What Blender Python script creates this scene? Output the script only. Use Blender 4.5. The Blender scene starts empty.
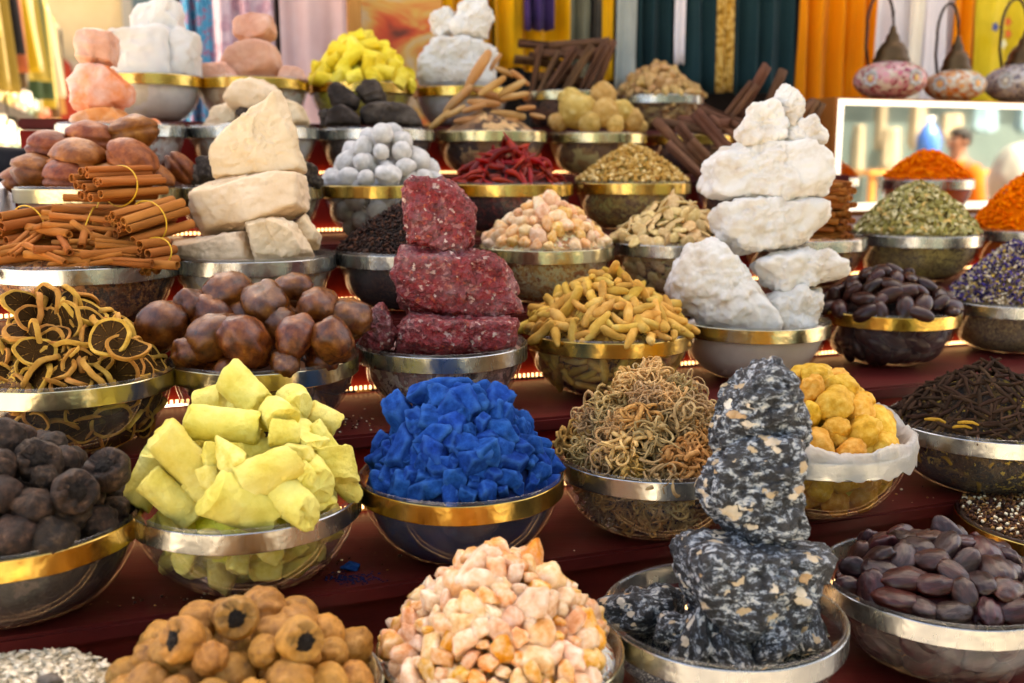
import bpy, bmesh, math, random
import numpy as np
from mathutils import Vector, Matrix, Quaternion, noise, Euler

# ------------------------------------------------------------------ scene
S = bpy.context.scene
COL = S.collection
rnd = random.Random(7)
F = 1000.0                      # focal length in pixels of a 1024 wide frame
PITCH = math.radians(10)
CAMZ = 1.5
YAW = math.radians(20)          # the stand runs away to the right
CY, SY = math.cos(YAW), math.sin(YAW)
CP, SP = math.cos(PITCH), math.sin(PITCH)
PI = math.pi


def W(u, v, z):
    """stand coordinates (along the steps, into the stand, height) to world"""
    return Vector((u * CY - v * SY, u * SY + v * CY, z))


def ray(px, py):
    t = (py - 341.5) / F
    return Vector(((px - 512) / F, CP - t * SP, -SP - t * CP))


def at_depth(px, py, d):
    return ray(px, py) * d + Vector((0, 0, CAMZ))


def depth_on(px, py, c0, s1=0.0):
    r = ray(px, py)
    return c0 / ((-r.x * SY + r.y * CY) - s1 * (r.x * CY + r.y * SY))


def on_v(px, py, c0, s1=0.0):
    return at_depth(px, py, depth_on(px, py, c0, s1))


def uv(p):
    return p.x * CY + p.y * SY, -p.x * SY + p.y * CY


def lin(h):
    h = h.lstrip('#')
    o = []
    for i in (0, 2, 4):
        x = int(h[i:i + 2], 16) / 255
        o.append(x / 12.92 if x <= .04045 else ((x + .055) / 1.055) ** 2.4)
    return (o[0], o[1], o[2], 1)


# ------------------------------------------------------------------ materials
def newmat(name):
    m = bpy.data.materials.new(name)
    m.use_nodes = True
    nt = m.node_tree
    b = nt.nodes['Principled BSDF']
    return m, nt, b


def ramp(nt, stops, interp='LINEAR'):
    r = nt.nodes.new('ShaderNodeValToRGB')
    r.color_ramp.interpolation = interp
    e = r.color_ramp.elements
    while len(e) > len(stops):
        e.remove(e[-1])
    while len(e) < len(stops):
        e.new(1)
    for k, (p, c) in enumerate(stops):
        e[k].position = p
        e[k].color = lin(c) if isinstance(c, str) else c
    return r


def coords(nt, shift=True, stretch=None):
    tc = nt.nodes.new('ShaderNodeTexCoord')
    out = tc.outputs['Object']
    if shift:
        oi = nt.nodes.new('ShaderNodeObjectInfo')
        mu = nt.nodes.new('ShaderNodeMath')
        mu.operation = 'MULTIPLY'
        mu.inputs[1].default_value = 37.0
        nt.links.new(oi.outputs['Random'], mu.inputs[0])
        ad = nt.nodes.new('ShaderNodeVectorMath')
        ad.operation = 'ADD'
        nt.links.new(out, ad.inputs[0])
        nt.links.new(mu.outputs[0], ad.inputs[1])
        out = ad.outputs[0]
    if stretch:
        mp = nt.nodes.new('ShaderNodeMapping')
        mp.inputs['Scale'].default_value = stretch
        nt.links.new(out, mp.inputs[0])
        out = mp.outputs[0]
    return out


def noise_tex(nt, vec, scale, detail=6, rough=.6, dist=0.0):
    n = nt.nodes.new('ShaderNodeTexNoise')
    n.inputs['Scale'].default_value = scale
    n.inputs['Detail'].default_value = detail
    n.inputs['Roughness'].default_value = rough
    n.inputs['Distortion'].default_value = dist
    nt.links.new(vec, n.inputs['Vector'])
    return n


def add_bump(nt, b, vec, scale, strength, dist=.002, detail=8):
    n = noise_tex(nt, vec, scale, detail, .65)
    bp = nt.nodes.new('ShaderNodeBump')
    bp.inputs['Strength'].default_value = strength
    bp.inputs['Distance'].default_value = dist
    nt.links.new(n.outputs[0], bp.inputs['Height'])
    nt.links.new(bp.outputs[0], b.inputs['Normal'])
    return bp


def vary(nt, col, amt, hue=0.0, island=False, sat=0.0):
    """value and hue differ from copy to copy (or chip to chip)"""
    hs = nt.nodes.new('ShaderNodeHueSaturation')
    if island:
        g = nt.nodes.new('ShaderNodeNewGeometry')
        src = g.outputs['Random Per Island']
    else:
        g = nt.nodes.new('ShaderNodeObjectInfo')
        src = g.outputs['Random']

    def mr(lo, hi, mul=1.0):
        s = src
        if mul != 1.0:
            a = nt.nodes.new('ShaderNodeMath')
            a.operation = 'MULTIPLY'
            a.inputs[1].default_value = mul
            nt.links.new(s, a.inputs[0])
            f = nt.nodes.new('ShaderNodeMath')
            f.operation = 'FRACT'
            nt.links.new(a.outputs[0], f.inputs[0])
            s = f.outputs[0]
        m = nt.nodes.new('ShaderNodeMapRange')
        m.inputs['To Min'].default_value = lo
        m.inputs['To Max'].default_value = hi
        nt.links.new(s, m.inputs['Value'])
        return m.outputs[0]
    nt.links.new(mr(1 - amt, 1 + amt), hs.inputs['Value'])
    if hue:
        nt.links.new(mr(.5 - hue, .5 + hue, 13.7), hs.inputs['Hue'])
    if sat:
        nt.links.new(mr(1 - sat, 1 + sat, 29.3), hs.inputs['Saturation'])
    nt.links.new(col, hs.inputs['Color'])
    return hs.outputs[0]


def M(name, stops, scale=25, rough=.7, bump=.4, bscale=120, var=.15, hue=0.0, spec=.3, sss=0, detail=6,
      stretch=None, island=False, bdist=.002, sat=0.0, srad=.01, coat=0.0, dist=0.0, u=1.0, wear=None):
    scale, bscale = scale * u * (4 if u < 1 else 1), bscale * u * (4 if u < 1 else 1)
    m, nt, b = newmat(name)
    vec = coords(nt, True, stretch)
    n = noise_tex(nt, vec, scale, detail, .6, dist)
    r = ramp(nt, stops)
    nt.links.new(n.outputs[0], r.inputs[0])
    c = r.outputs[0]
    if var:
        c = vary(nt, c, var, hue, island, sat)
    if wear:
        gm = nt.nodes.new('ShaderNodeNewGeometry')
        wr = nt.nodes.new('ShaderNodeMapRange')
        wr.inputs['From Min'].default_value = .52
        wr.inputs['From Max'].default_value = .62
        wr.inputs['To Max'].default_value = .55
        nt.links.new(gm.outputs['Pointiness'], wr.inputs['Value'])
        wm = nt.nodes.new('ShaderNodeMix')
        wm.data_type = 'RGBA'
        nt.links.new(wr.outputs[0], wm.inputs[0])
        nt.links.new(c, wm.inputs[6])
        wm.inputs[7].default_value = lin(wear)
        c = wm.outputs[2]
    nt.links.new(c, b.inputs['Base Color'])
    b.inputs['Roughness'].default_value = rough
    b.inputs['Specular IOR Level'].default_value = spec * .6
    if coat:
        b.inputs['Coat Weight'].default_value = coat
        b.inputs['Coat Roughness'].default_value = .25
    if sss:
        b.inputs['Subsurface Weight'].default_value = sss
        b.inputs['Subsurface Scale'].default_value = srad
        b.inputs['Subsurface Radius'].default_value = (1, .6, .4)
    if bump:
        add_bump(nt, b, vec, bscale, bump, bdist)
    return m


def M_chips(name, stops, rough=.8, spec=.2, var=.25):
    """every chip of a loose heap takes its colour from a fixed list"""
    m, nt, b = newmat(name)
    g = nt.nodes.new('ShaderNodeNewGeometry')
    r = ramp(nt, stops, 'CONSTANT')
    nt.links.new(g.outputs['Random Per Island'], r.inputs[0])
    c = vary(nt, r.outputs[0], var, 0.0, True)
    nt.links.new(c, b.inputs['Base Color'])
    b.inputs['Roughness'].default_value = rough
    b.inputs['Specular IOR Level'].default_value = spec
    return m


def M_packed(name, stops, scale=90, rough=.85, bump=.8):
    """packed contents as seen through the glass: cells of a few tones"""
    m, nt, b = newmat(name)
    vec = coords(nt, True)
    v = nt.nodes.new('ShaderNodeTexVoronoi')
    v.inputs['Scale'].default_value = scale
    n = noise_tex(nt, vec, scale * .6, 4)
    mx = nt.nodes.new('ShaderNodeMix')
    mx.data_type = 'RGBA'
    mx.inputs[0].default_value = .15 / 1.0
    nt.links.new(vec, mx.inputs[6])
    nt.links.new(n.outputs['Color'], mx.inputs[7])
    nt.links.new(mx.outputs[2], v.inputs['Vector'])
    sp = nt.nodes.new('ShaderNodeSeparateColor')
    nt.links.new(v.outputs['Color'], sp.inputs[0])
    r = ramp(nt, [(p_, tuple(min(.8, q * 2.6) for q in lin(c_)[:3]) + (1,)) for p_, c_ in stops])
    nt.links.new(sp.outputs[0], r.inputs[0])
    nt.links.new(r.outputs[0], b.inputs['Base Color'])
    b.inputs['Roughness'].default_value = rough
    bp = nt.nodes.new('ShaderNodeBump')
    bp.inputs['Strength'].default_value = bump
    bp.inputs['Distance'].default_value = .006
    bp.invert = True
    nt.links.new(v.outputs['Distance'], bp.inputs['Height'])
    nt.links.new(bp.outputs[0], b.inputs['Normal'])
    return m


def M_plain(name, col, rough=.5, metal=0.0, spec=.5, bump=0, bscale=60, bdist=.002):
    m, nt, b = newmat(name)
    b.inputs['Base Color'].default_value = lin(col)
    b.inputs['Roughness'].default_value = rough
    b.inputs['Metallic'].default_value = metal
    b.inputs['Specular IOR Level'].default_value = spec
    if bump:
        add_bump(nt, b, coords(nt), bscale, bump, bdist)
    return m


def M_metal(name, a, c, rough):
    m, nt, b = newmat(name)
    vec = coords(nt, True, (1, 1, .3))
    n = noise_tex(nt, vec, 18, 5)
    r = ramp(nt, [(.3, a), (.7, c)])
    nt.links.new(n.outputs[0], r.inputs[0])
    nt.links.new(r.outputs[0], b.inputs['Base Color'])
    b.inputs['Metallic'].default_value = 1
    n2 = noise_tex(nt, vec, 60, 6)
    mr = nt.nodes.new('ShaderNodeMapRange')
    mr.inputs['To Min'].default_value = rough * .6
    mr.inputs['To Max'].default_value = rough * 1.5
    nt.links.new(n2.outputs[0], mr.inputs['Value'])
    nt.links.new(mr.outputs[0], b.inputs['Roughness'])
    n3 = noise_tex(nt, coords(nt, True), 22, 3)
    bp = nt.nodes.new('ShaderNodeBump')
    bp.inputs['Strength'].default_value = .4
    bp.inputs['Distance'].default_value = .004
    nt.links.new(n3.outputs[0], bp.inputs['Height'])
    nt.links.new(bp.outputs[0], b.inputs['Normal'])
    return m


def M_glass(name, tint, gloss=1.0):
    """thin walled clear bowl: light passes, fresnel reflection on top, slight smear"""
    m = bpy.data.materials.new(name)
    m.use_nodes = True
    nt = m.node_tree
    nt.nodes.remove(nt.nodes['Principled BSDF'])
    out = nt.nodes['Material Output']
    tr = nt.nodes.new('ShaderNodeBsdfTransparent')
    tr.inputs[0].default_value = lin(tint)
    gl = nt.nodes.new('ShaderNodeBsdfGlossy')
    gl.inputs['Roughness'].default_value = .06
    df = nt.nodes.new('ShaderNodeBsdfDiffuse')
    df.inputs[0].default_value = (.6, .55, .5, 1)
    vec = coords(nt, True)
    n = noise_tex(nt, vec, 14, 6)
    mr = nt.nodes.new('ShaderNodeMapRange')
    mr.inputs['From Min'].default_value = .45
    mr.inputs['From Max'].default_value = .8
    mr.inputs['To Min'].default_value = .02
    mr.inputs['To Max'].default_value = .12
    nt.links.new(n.outputs[0], mr.inputs['Value'])
    m1 = nt.nodes.new('ShaderNodeMixShader')
    nt.links.new(mr.outputs[0], m1.inputs[0])
    nt.links.new(tr.outputs[0], m1.inputs[1])
    nt.links.new(df.outputs[0], m1.inputs[2])
    lw = nt.nodes.new('ShaderNodeLayerWeight')
    lw.inputs['Blend'].default_value = .5
    pw = nt.nodes.new('ShaderNodeMath')
    pw.operation = 'POWER'
    pw.inputs[1].default_value = 4.0
    nt.links.new(lw.outputs['Facing'], pw.inputs[0])
    ml = nt.nodes.new('ShaderNodeMath')
    ml.operation = 'MULTIPLY_ADD'
    ml.inputs[1].default_value = .6 * gloss
    ml.inputs[2].default_value = .045 * gloss
    nt.links.new(pw.outputs[0], ml.inputs[0])
    m2 = nt.nodes.new('ShaderNodeMixShader')
    nt.links.new(ml.outputs[0], m2.inputs[0])
    nt.links.new(m1.outputs[0], m2.inputs[1])
    nt.links.new(gl.outputs[0], m2.inputs[2])
    nt.links.new(m2.outputs[0], out.inputs['Surface'])
    return m


def M_emit(name, col, strength):
    m, nt, b = newmat(name)
    b.inputs['Base Color'].default_value = lin(col)
    b.inputs['Emission Color'].default_value = lin(col)
    b.inputs['Emission Strength'].default_value = strength
    return m


GLASS = M_glass('bowl_glass', '#fbfaf8')
GOLD = M_metal('gold_band', '#dcbc70', '#ad8638', .22)
SILVER = M_metal('silver_band', '#c8c8c2', '#9c9c98', .25)
PALEGOLD = M_metal('pale_gold_band', '#cdbb88', '#b9b49a', .2)
DARKWOOD = M('maroon_wood', [(.3, '#47120f'), (.7, '#611b17')], 8, .42, .25, 40, var=0, stretch=(.3, 3, 3), spec=.5)
RISER = M('red_riser', [(.3, '#7c1a10'), (.7, '#96241a')], 8, .55, .2, 40, var=0)


# ------------------------------------------------------------------ objects
def tag(o, label=None, cat=None, group=None, kind=None):
    if label:
        o['label'] = label
    if cat:
        o['category'] = cat
    if group:
        o['group'] = group
    if kind:
        o['kind'] = kind
    return o


def empty(name, loc, rz=0.0):
    o = bpy.data.objects.new(name, None)
    o.empty_display_size = .05
    o.location = loc
    o.rotation_euler = (0, 0, rz)
    COL.objects.link(o)
    return o


def mesh(name, verts, faces, mats, smooth=True, fmat=None, sharp=0):
    me = bpy.data.meshes.new(name)
    me.from_pydata([tuple(v) for v in verts], [], [tuple(f) for f in faces])
    for m in (mats if isinstance(mats, (list, tuple)) else [mats]):
        me.materials.append(m)
    if smooth:
        me.polygons.foreach_set('use_smooth', [True] * len(me.polygons))
    if fmat is not None:
        me.polygons.foreach_set('material_index', list(fmat))
    me.update()
    if sharp:
        me.set_sharp_from_angle(angle=math.radians(sharp))
    return me


def obj(name, me, parent=None, loc=(0, 0, 0), rot=None, scale=None):
    o = bpy.data.objects.new(name, me)
    o.location = loc
    if rot is not None:
        if isinstance(rot, Quaternion):
            o.rotation_mode = 'QUATERNION'
            o.rotation_quaternion = rot
        else:
            o.rotation_euler = rot
    if scale is not None:
        o.scale = scale if hasattr(scale, '__len__') else (scale,) * 3
    COL.objects.link(o)
    if parent:
        o.parent = parent
    return o


def lathe(prof, n=48, close=False):
    """profile of (r, z) turned about z"""
    vs, fs = [], []
    k = len(prof)
    for i in range(n):
        a = 2 * PI * i / n
        for r, z in prof:
            vs.append((r * math.cos(a), r * math.sin(a), z))
    for i in range(n):
        j = (i + 1) % n
        for q in range(k if close else k - 1):
            w = (q + 1) % k
            fs.append((i * k + q, j * k + q, j * k + w, i * k + w))
    return vs, fs


def box(x0, x1, y0, y1, z0, z1):
    vs = [(x, y, z) for x in (x0, x1) for y in (y0, y1) for z in (z0, z1)]
    fs = [(0, 1, 3, 2), (4, 6, 7, 5), (0, 4, 5, 1), (2, 3, 7, 6), (0, 2, 6, 4), (1, 5, 7, 3)]
    return vs, fs


def join(parts):
    V, Fc, K = [], [], []
    for k, (vs, fs) in enumerate(parts):
        o = len(V)
        V += [tuple(v) for v in vs]
        Fc += [tuple(i + o for i in f) for f in fs]
        K += [k] * len(fs)
    return V, Fc, K


def tube(pts, rad, n=8, cap=True):
    pts = [Vector(p) for p in pts]
    vs, fs = [], []
    up = Vector((.13, .31, .94)).normalized()
    prev = None
    for i, p in enumerate(pts):
        t = (pts[min(i + 1, len(pts) - 1)] - pts[max(i - 1, 0)])
        t = t.normalized() if t.length > 1e-9 else Vector((1, 0, 0))
        a = prev if prev else up
        x = a - t * a.dot(t)
        if x.length < 1e-4:
            x = t.orthogonal()
        x.normalize()
        prev = x
        y = t.cross(x)
        r = rad[i] if hasattr(rad, '__len__') else rad
        for k in range(n):
            g = 2 * PI * k / n
            vs.append(p + (x * math.cos(g) + y * math.sin(g)) * r)
    for i in range(len(pts) - 1):
        for k in range(n):
            fs.append((i * n + k, i * n + (k + 1) % n, (i + 1) * n + (k + 1) % n, (i + 1) * n + k))
    if cap:
        fs.append(tuple(range(n - 1, -1, -1)))
        fs.append(tuple((len(pts) - 1) * n + k for k in range(n)))
    return vs, fs


_ico = {}


def ico(sub):
    if sub not in _ico:
        bm = bmesh.new()
        bmesh.ops.create_icosphere(bm, subdivisions=sub, radius=1)
        bm.verts.ensure_lookup_table()
        co = np.array([v.co[:] for v in bm.verts])
        co /= np.linalg.norm(co, axis=1)[:, None]
        _ico[sub] = (co, [tuple(v.index for v in f.verts) for f in bm.faces])
        bm.free()
    return _ico[sub]


def displace(co, layers, seed):
    """push vertices along their direction from the centre by noise"""
    off = Vector((seed * 7.13, seed * 3.71, seed * 1.37))
    out = []
    for c in co:
        v = Vector(c)
        l = v.length
        d = 0.0
        for f, a, kind in layers:
            q = v * f + off
            if kind == 'n':
                d += a * noise.fractal(q, 1.0, 2.0, 3)
            elif kind == 'r':
                d += a * (1 - 2 * abs(noise.noise(q)))
            elif kind == 'c':      # facets of broken stone
                d += a * noise.cell(q + Vector((noise.noise(q * .7), noise.noise(q * .7 + Vector((9, 3, 5))), noise.noise(q * .7 - Vector((4, 7, 2))))) * .6)
            elif kind == 'v':      # lumps
                d += a * (.5 - noise.voronoi(q)[0][0])
        out.append(v * ((l + d) / l))
    return np.array([o[:] for o in out])


def hullball(sub, planes, p=14):
    co, fs = ico(sub)
    N = np.array([n for n, d in planes], float)
    N /= np.linalg.norm(N, axis=1)[:, None]
    D = np.array([d for n, d in planes], float)
    q = np.clip(co @ N.T, 0, None) / D[None]
    r = (q ** p).sum(1) ** (-1.0 / p)
    return co * r[:, None], fs


def rand_planes(n, lo, hi, rg):
    out = []
    for i in range(n):
        z = 1 - 2 * (i + .5) / n
        a = i * 2.39996 + rg.uniform(-.35, .35)
        z = max(-1, min(1, z + rg.uniform(-.15, .15)))
        s = math.sqrt(max(0, 1 - z * z))
        out.append(((s * math.cos(a), s * math.sin(a), z), rg.uniform(lo, hi)))
    return out


def lump(name, mats, sub=3, n=11, lo=.7, hi=1.0, p=14, scale=(1, 1, 1), layers=(), seed=1, smooth=True):
    """an angular or rounded lump of radius about 1"""
    rg = random.Random(seed)
    co, fs = hullball(sub, rand_planes(n, lo, hi, rg), p)
    if layers:
        co = displace(co, layers, seed)
    co = co * np.array(scale)
    return mesh(name, co, fs, mats, smooth)


def ball(name, mats, sub=3, scale=(1, 1, 1), layers=(), seed=1):
    co, fs = ico(sub)
    if layers:
        co = displace(co, layers, seed)
    return mesh(name, co * np.array(scale), fs, mats)


# ------------------------------------------------------------------ camera, light, sky
cam = bpy.data.cameras.new('camera')
cam.lens = 36 * F / 1024
cam.sensor_width = 36
cam.clip_start = .05
cam.clip_end = 2000
cam.dof.use_dof = True
cam.dof.focus_distance = 1.3
cam.dof.aperture_fstop = 3.8
co_ = bpy.data.objects.new('camera', cam)
co_.location = (0, 0, CAMZ)
co_.rotation_euler = (PI / 2 - PITCH, 0, 0)
COL.objects.link(co_)
S.camera = co_

SUN_EL, SUN_AZ = math.radians(50), math.radians(8)   # azimuth clockwise from +Y: behind the shop, so the stand is in open shade
w = bpy.data.worlds.new('World')
S.world = w
w.use_nodes = True
bg = w.node_tree.nodes['Background']
sky = w.node_tree.nodes.new('ShaderNodeTexSky')
sky.sky_type = 'NISHITA'
sky.sun_disc = False
sky.sun_elevation = SUN_EL
sky.sun_rotation = SUN_AZ
sky.air_density = .6
sky.dust_density = 4
sky.ozone_density = .6
w.node_tree.links.new(sky.outputs[0], bg.inputs[0])
bg.inputs[1].default_value = .15
sun = bpy.data.lights.new('sun', 'SUN')
sun.energy = 3.0
sun.angle = math.radians(.5)
sun.color = (1, .95, .88)
so = bpy.data.objects.new('sun', sun)
sd = Vector((math.sin(SUN_AZ) * math.cos(SUN_EL), math.cos(SUN_AZ) * math.cos(SUN_EL), math.sin(SUN_EL)))
so.rotation_mode = 'QUATERNION'
so.rotation_quaternion = sd.to_track_quat('Z', 'Y')
so.location = (0, 0, 20)
COL.objects.link(so)
S.view_settings.view_transform = 'Standard'
S.view_settings.look = 'None'
S.view_settings.exposure = 2.9
S.view_settings.use_white_balance = True
S.view_settings.white_balance_temperature = 8600
S.view_settings.white_balance_tint = 10
S.view_settings.gamma = 1
S.cycles.max_bounces = 10
S.cycles.transparent_max_bounces = 24
S.cycles.diffuse_bounces = 4
S.cycles.sample_clamp_indirect = 6
S.cycles.caustics_reflective = False
S.cycles.caustics_refractive = False

# ------------------------------------------------------------------ ground
g = bmesh.new()
bmesh.ops.create_grid(g, x_segments=1, y_segments=1, size=600)
me = bpy.data.meshes.new('ground')
g.to_mesh(me)
g.free()
me.materials.append(M('ground_stone', [(.3, '#beb5a6'), (.7, '#d2cabc')], 3, .9, .3, 30, var=0))
tag(obj('ground', me), 'pale dusty paving of the market lane', 'ground', kind='structure')

# ------------------------------------------------------------------ the stepped stand
STEP_H = {1: .59, 2: .485, 3: .37, 4: .25, 5: .141, 6: .025, 7: -.095}      # below the eye
EDGE = {1: (.78, 0), 2: (1.105, 0), 3: (1.352, 0), 4: (1.605, 0), 5: (1.81, .04), 6: (2.08, .1), 7: (2.36, .12), 8: (2.86, .12)}
U0, U1 = -.46, 2.3
VM = 2.36
MU0 = uv(on_v(834, 97, VM))[0]
ENDS = {1: (-.46, 2.6), 2: (-.46, 2.6), 3: (-.46, 2.6), 4: (-.40, 2.9), 5: (-.235, 2.9), 6: (-.235, MU0 - .02), 7: (-.235, MU0 - .02)}
stand = tag(empty('display_stand', W(.9, 1.8, 0)), 'dark red stepped wooden stand carrying all the spice bowls', 'display stand')
so_inv = Matrix.Translation(-stand.location)


def board(name, pts_lo, z0, z1, m, bev=.004):
    """plan polygon (u, v) raised from z0 to z1"""
    bm = bmesh.new()
    vs = [bm.verts.new(W(u, v, z0) - stand.location) for u, v in pts_lo]
    f = bm.faces.new(vs)
    r = bmesh.ops.extrude_face_region(bm, geom=[f])
    for e in r['geom']:
        if isinstance(e, bmesh.types.BMVert):
            e.co.z += z1 - z0
    bmesh.ops.recalc_face_normals(bm, faces=bm.faces)
    if bev:
        bmesh.ops.bevel(bm, geom=list(bm.edges), offset=bev, segments=2, affect='EDGES')
    me = bpy.data.meshes.new(name)
    bm.to_mesh(me)
    bm.free()
    me.materials.append(m)
    return obj(name, me, stand)


LED = M_emit('led_bead', '#ffcf98', .6)
STRIP = M_plain('led_tape', '#b9a690', .5)
for k in range(1, 8):
    z = CAMZ - STEP_H[k]
    U0, U1 = ENDS[k]
    c, s = EDGE[k]
    c2, s2 = EDGE[k + 1]
    e = lambda cc, ss, u: cc + ss * u
    board('tread', [(U0, e(c, s, U0) - .012), (U1, e(c, s, U1) - .012), (U1, e(c2, s2, U1) + .003), (U0, e(c2, s2, U0) + .003)],
          z - .022, z, DARKWOOD)
    zb = 0 if k == 1 else CAMZ - STEP_H[k - 1] + .002
    board('riser', [(U0, e(c, s, U0) + .006), (U1, e(c, s, U1) + .006), (U1, e(c, s, U1) + .02), (U0, e(c, s, U0) + .02)],
          zb, z - .024, DARKWOOD if k <= 2 else RISER, .001)
    if k >= 2:                                   # string of small lamps along the foot of the riser
        parts = []
        L = U1 - U0
        n = int(L / .008)
        for i in range(n):
            u = U0 + (i + .5) * L / n
            p = W(u, e(c, s, u) - .004, zb + .006) - stand.location
            bx = box(-.0018, .0018, -.002, .002, -.003, .003)
            parts.append(([Vector(q) + p for q in bx[0]], bx[1]))
        V, Fc, _ = join(parts)
        o = obj('lamp_string', mesh('lamp_string', V, Fc, LED, False), stand)
        o['kind'] = 'stuff'

board('tread', [(MU0 - .018, 2.02), (2.9, 2.02), (2.9, 2.75), (MU0 - .018, 2.75)], CAMZ - STEP_H[5] - .022, CAMZ - STEP_H[5] - .0005, DARKWOOD)
# ------------------------------------------------------------------ bowls
BH = .105
PROF = [(0, 0), (.052, 0), (.066, .003), (.088, .0135), (.104, .029), (.1165, .049), (.1238, .069), (.1276, .086), (.1290, .100), (.1295, BH)]


def glass_r(z, R=.13):
    """inner radius of the bowl at height z"""
    z = max(0, min(BH, z))
    for (r0, z0), (r1, z1) in zip(PROF, PROF[1:]):
        if z <= z1 and z1 > z0:
            return (r0 + (r1 - r0) * (z - z0) / (z1 - z0)) * R / .13
    return R


_prof2 = PROF + [(.1288, BH + .0012), (.1270, BH), (.1258, .100)] + [(max(0, r - .003), z + .003) for r, z in PROF[:-2]][::-1]
_gv, _gf = lathe(_prof2, 72)
GLASS_ME = mesh('glass_body', _gv, _gf, GLASS)
BANDP = [(.1298, .0790), (.1316, .0786), (.1323, .0795), (.1323, .0850), (.1322, .0905), (.1323, .0960), (.1323, .1012), (.1316, .1021), (.1298, .1017), (.1290, .090)]


def band_mesh(m):
    vs, fs = lathe(BANDP, 96, True)
    vs = [(x * (1 + .004 * noise.noise(Vector((x * 14, y * 14, 3)))), y * (1 + .004 * noise.noise(Vector((x * 14, y * 14, 9)))), z +
           .0008 * noise.noise(Vector((x * 20, y * 20, 5)))) for x, y, z in vs]
    return mesh('metal_band', vs, fs, m, sharp=30)


BAND_ME = {'gold': band_mesh(GOLD), 'silver': band_mesh(SILVER), 'pale': band_mesh(PALEGOLD)}
ROWV = {1: (.915, -.03), 2: (1.172, -.02), 3: (1.425, .075), 4: (1.70, .045), 5: (1.905, .12), 6: (2.205, .17), 7: (2.49, .15)}


class Bowl:
    def __init__(s, row, cx, hw, band, label, cy=None, v=None):
        c0, s1 = ROWV[row] if v is None else (v, 0)
        py = cy or {1: 640, 2: 450, 3: 335, 4: 245, 5: 182, 6: 128, 7: 86}[row]
        d = depth_on(cx, py, c0, s1)
        p = at_depth(cx, py, d)
        s.z = CAMZ - STEP_H[row] + .0005
        s.loc = Vector((p.x, p.y, s.z))
        s.R = hw * d / F
        s.d = d
        s.k = s.R / .13
        s.rim = s.z + BH
        if label:
            s.root = tag(empty('glass_bowl', s.loc, rnd.uniform(0, 6)), label, 'bowl', 'glass bowls of spices on the stepped stand')
            s.root.scale = (s.k, s.k, 1)
            obj('glass_body', GLASS_ME, s.root)
            obj('metal_band', BAND_ME[band], s.root)


def core(b, name, label, cat, m, peak, low=None, sink=.012, amp=.004, power=1.5, edge=.93, inset=.0055):
    """the packed inside of a heap: follows the glass, then the mound"""
    k = b.k
    prof = [(0, .005)]
    top = low if low is not None else BH - sink
    n = 9
    for i in range(n + 1):
        z = .005 + (top - .005) * i / n
        prof.append((max(.01, glass_r(z, b.R) - inset), z))
    Re = prof[-1][0]
    for i in range(1, 11):
        q = 1 - i / 10
        prof.append((Re * q, top + peak * (1 - q ** power)))
    vs, fs = lathe(prof, 56)
    out = []
    sd_ = rnd.random() * 50
    for x, y, z in vs:
        r = math.hypot(x, y)
        d = amp * noise.fractal(Vector((x * 45 + sd_, y * 45, z * 45)), 1, 2, 3)
        if r > 1e-5 and z < top:
            f = (r - abs(d)) / r
            out.append((x * f, y * f, z))
        else:
            out.append((x, y, z + d))
    me = mesh(name, out, fs, m)
    o = obj(name, me, loc=b.loc)
    if label:
        tag(o, label, cat, kind='stuff')
    return o


def mound(b, peak, power, base, edge=.93):
    Re = b.R * edge

    def h(x, y):
        q = min(1, math.hypot(x, y) / Re)
        return b.rim + base + peak * (1 - q ** power)
    return h, Re


def scatter(b, n, spacing, peak, power=1.5, base=0.0, edge=.93, front=False, seed=1):
    """points spread over a mound with at least the given spacing"""
    rg = random.Random(seed)
    h, Re = mound(b, peak, power, base, edge)
    pts = []
    sp = spacing
    fail = 0
    while len(pts) < n and sp > spacing * .55:
        r = Re * math.sqrt(rg.random())
        a = rg.uniform(0, 2 * PI)
        x, y = r * math.cos(a), r * math.sin(a)
        p = Vector((x, y, h(x, y)))
        if front and (b.loc.x * x + b.loc.y * y) / b.loc.length > Re * .45 and peak > .05:
            fail += 1
        elif all((p - q).length > sp for q in pts):
            pts.append(p)
            fail = 0
            continue
        else:
            fail += 1
        if fail > 60:
            sp *= .96
            fail = 0
    out = []
    e = .004
    for p in pts:
        nx = (h(p.x - e, p.y) - h(p.x + e, p.y)) / (2 * e)
        ny = (h(p.x, p.y - e) - h(p.x, p.y + e)) / (2 * e)
        out.append((p + Vector((b.loc.x, b.loc.y, 0)), Vector((nx, ny, 1)).normalized()))
    return out


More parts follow.
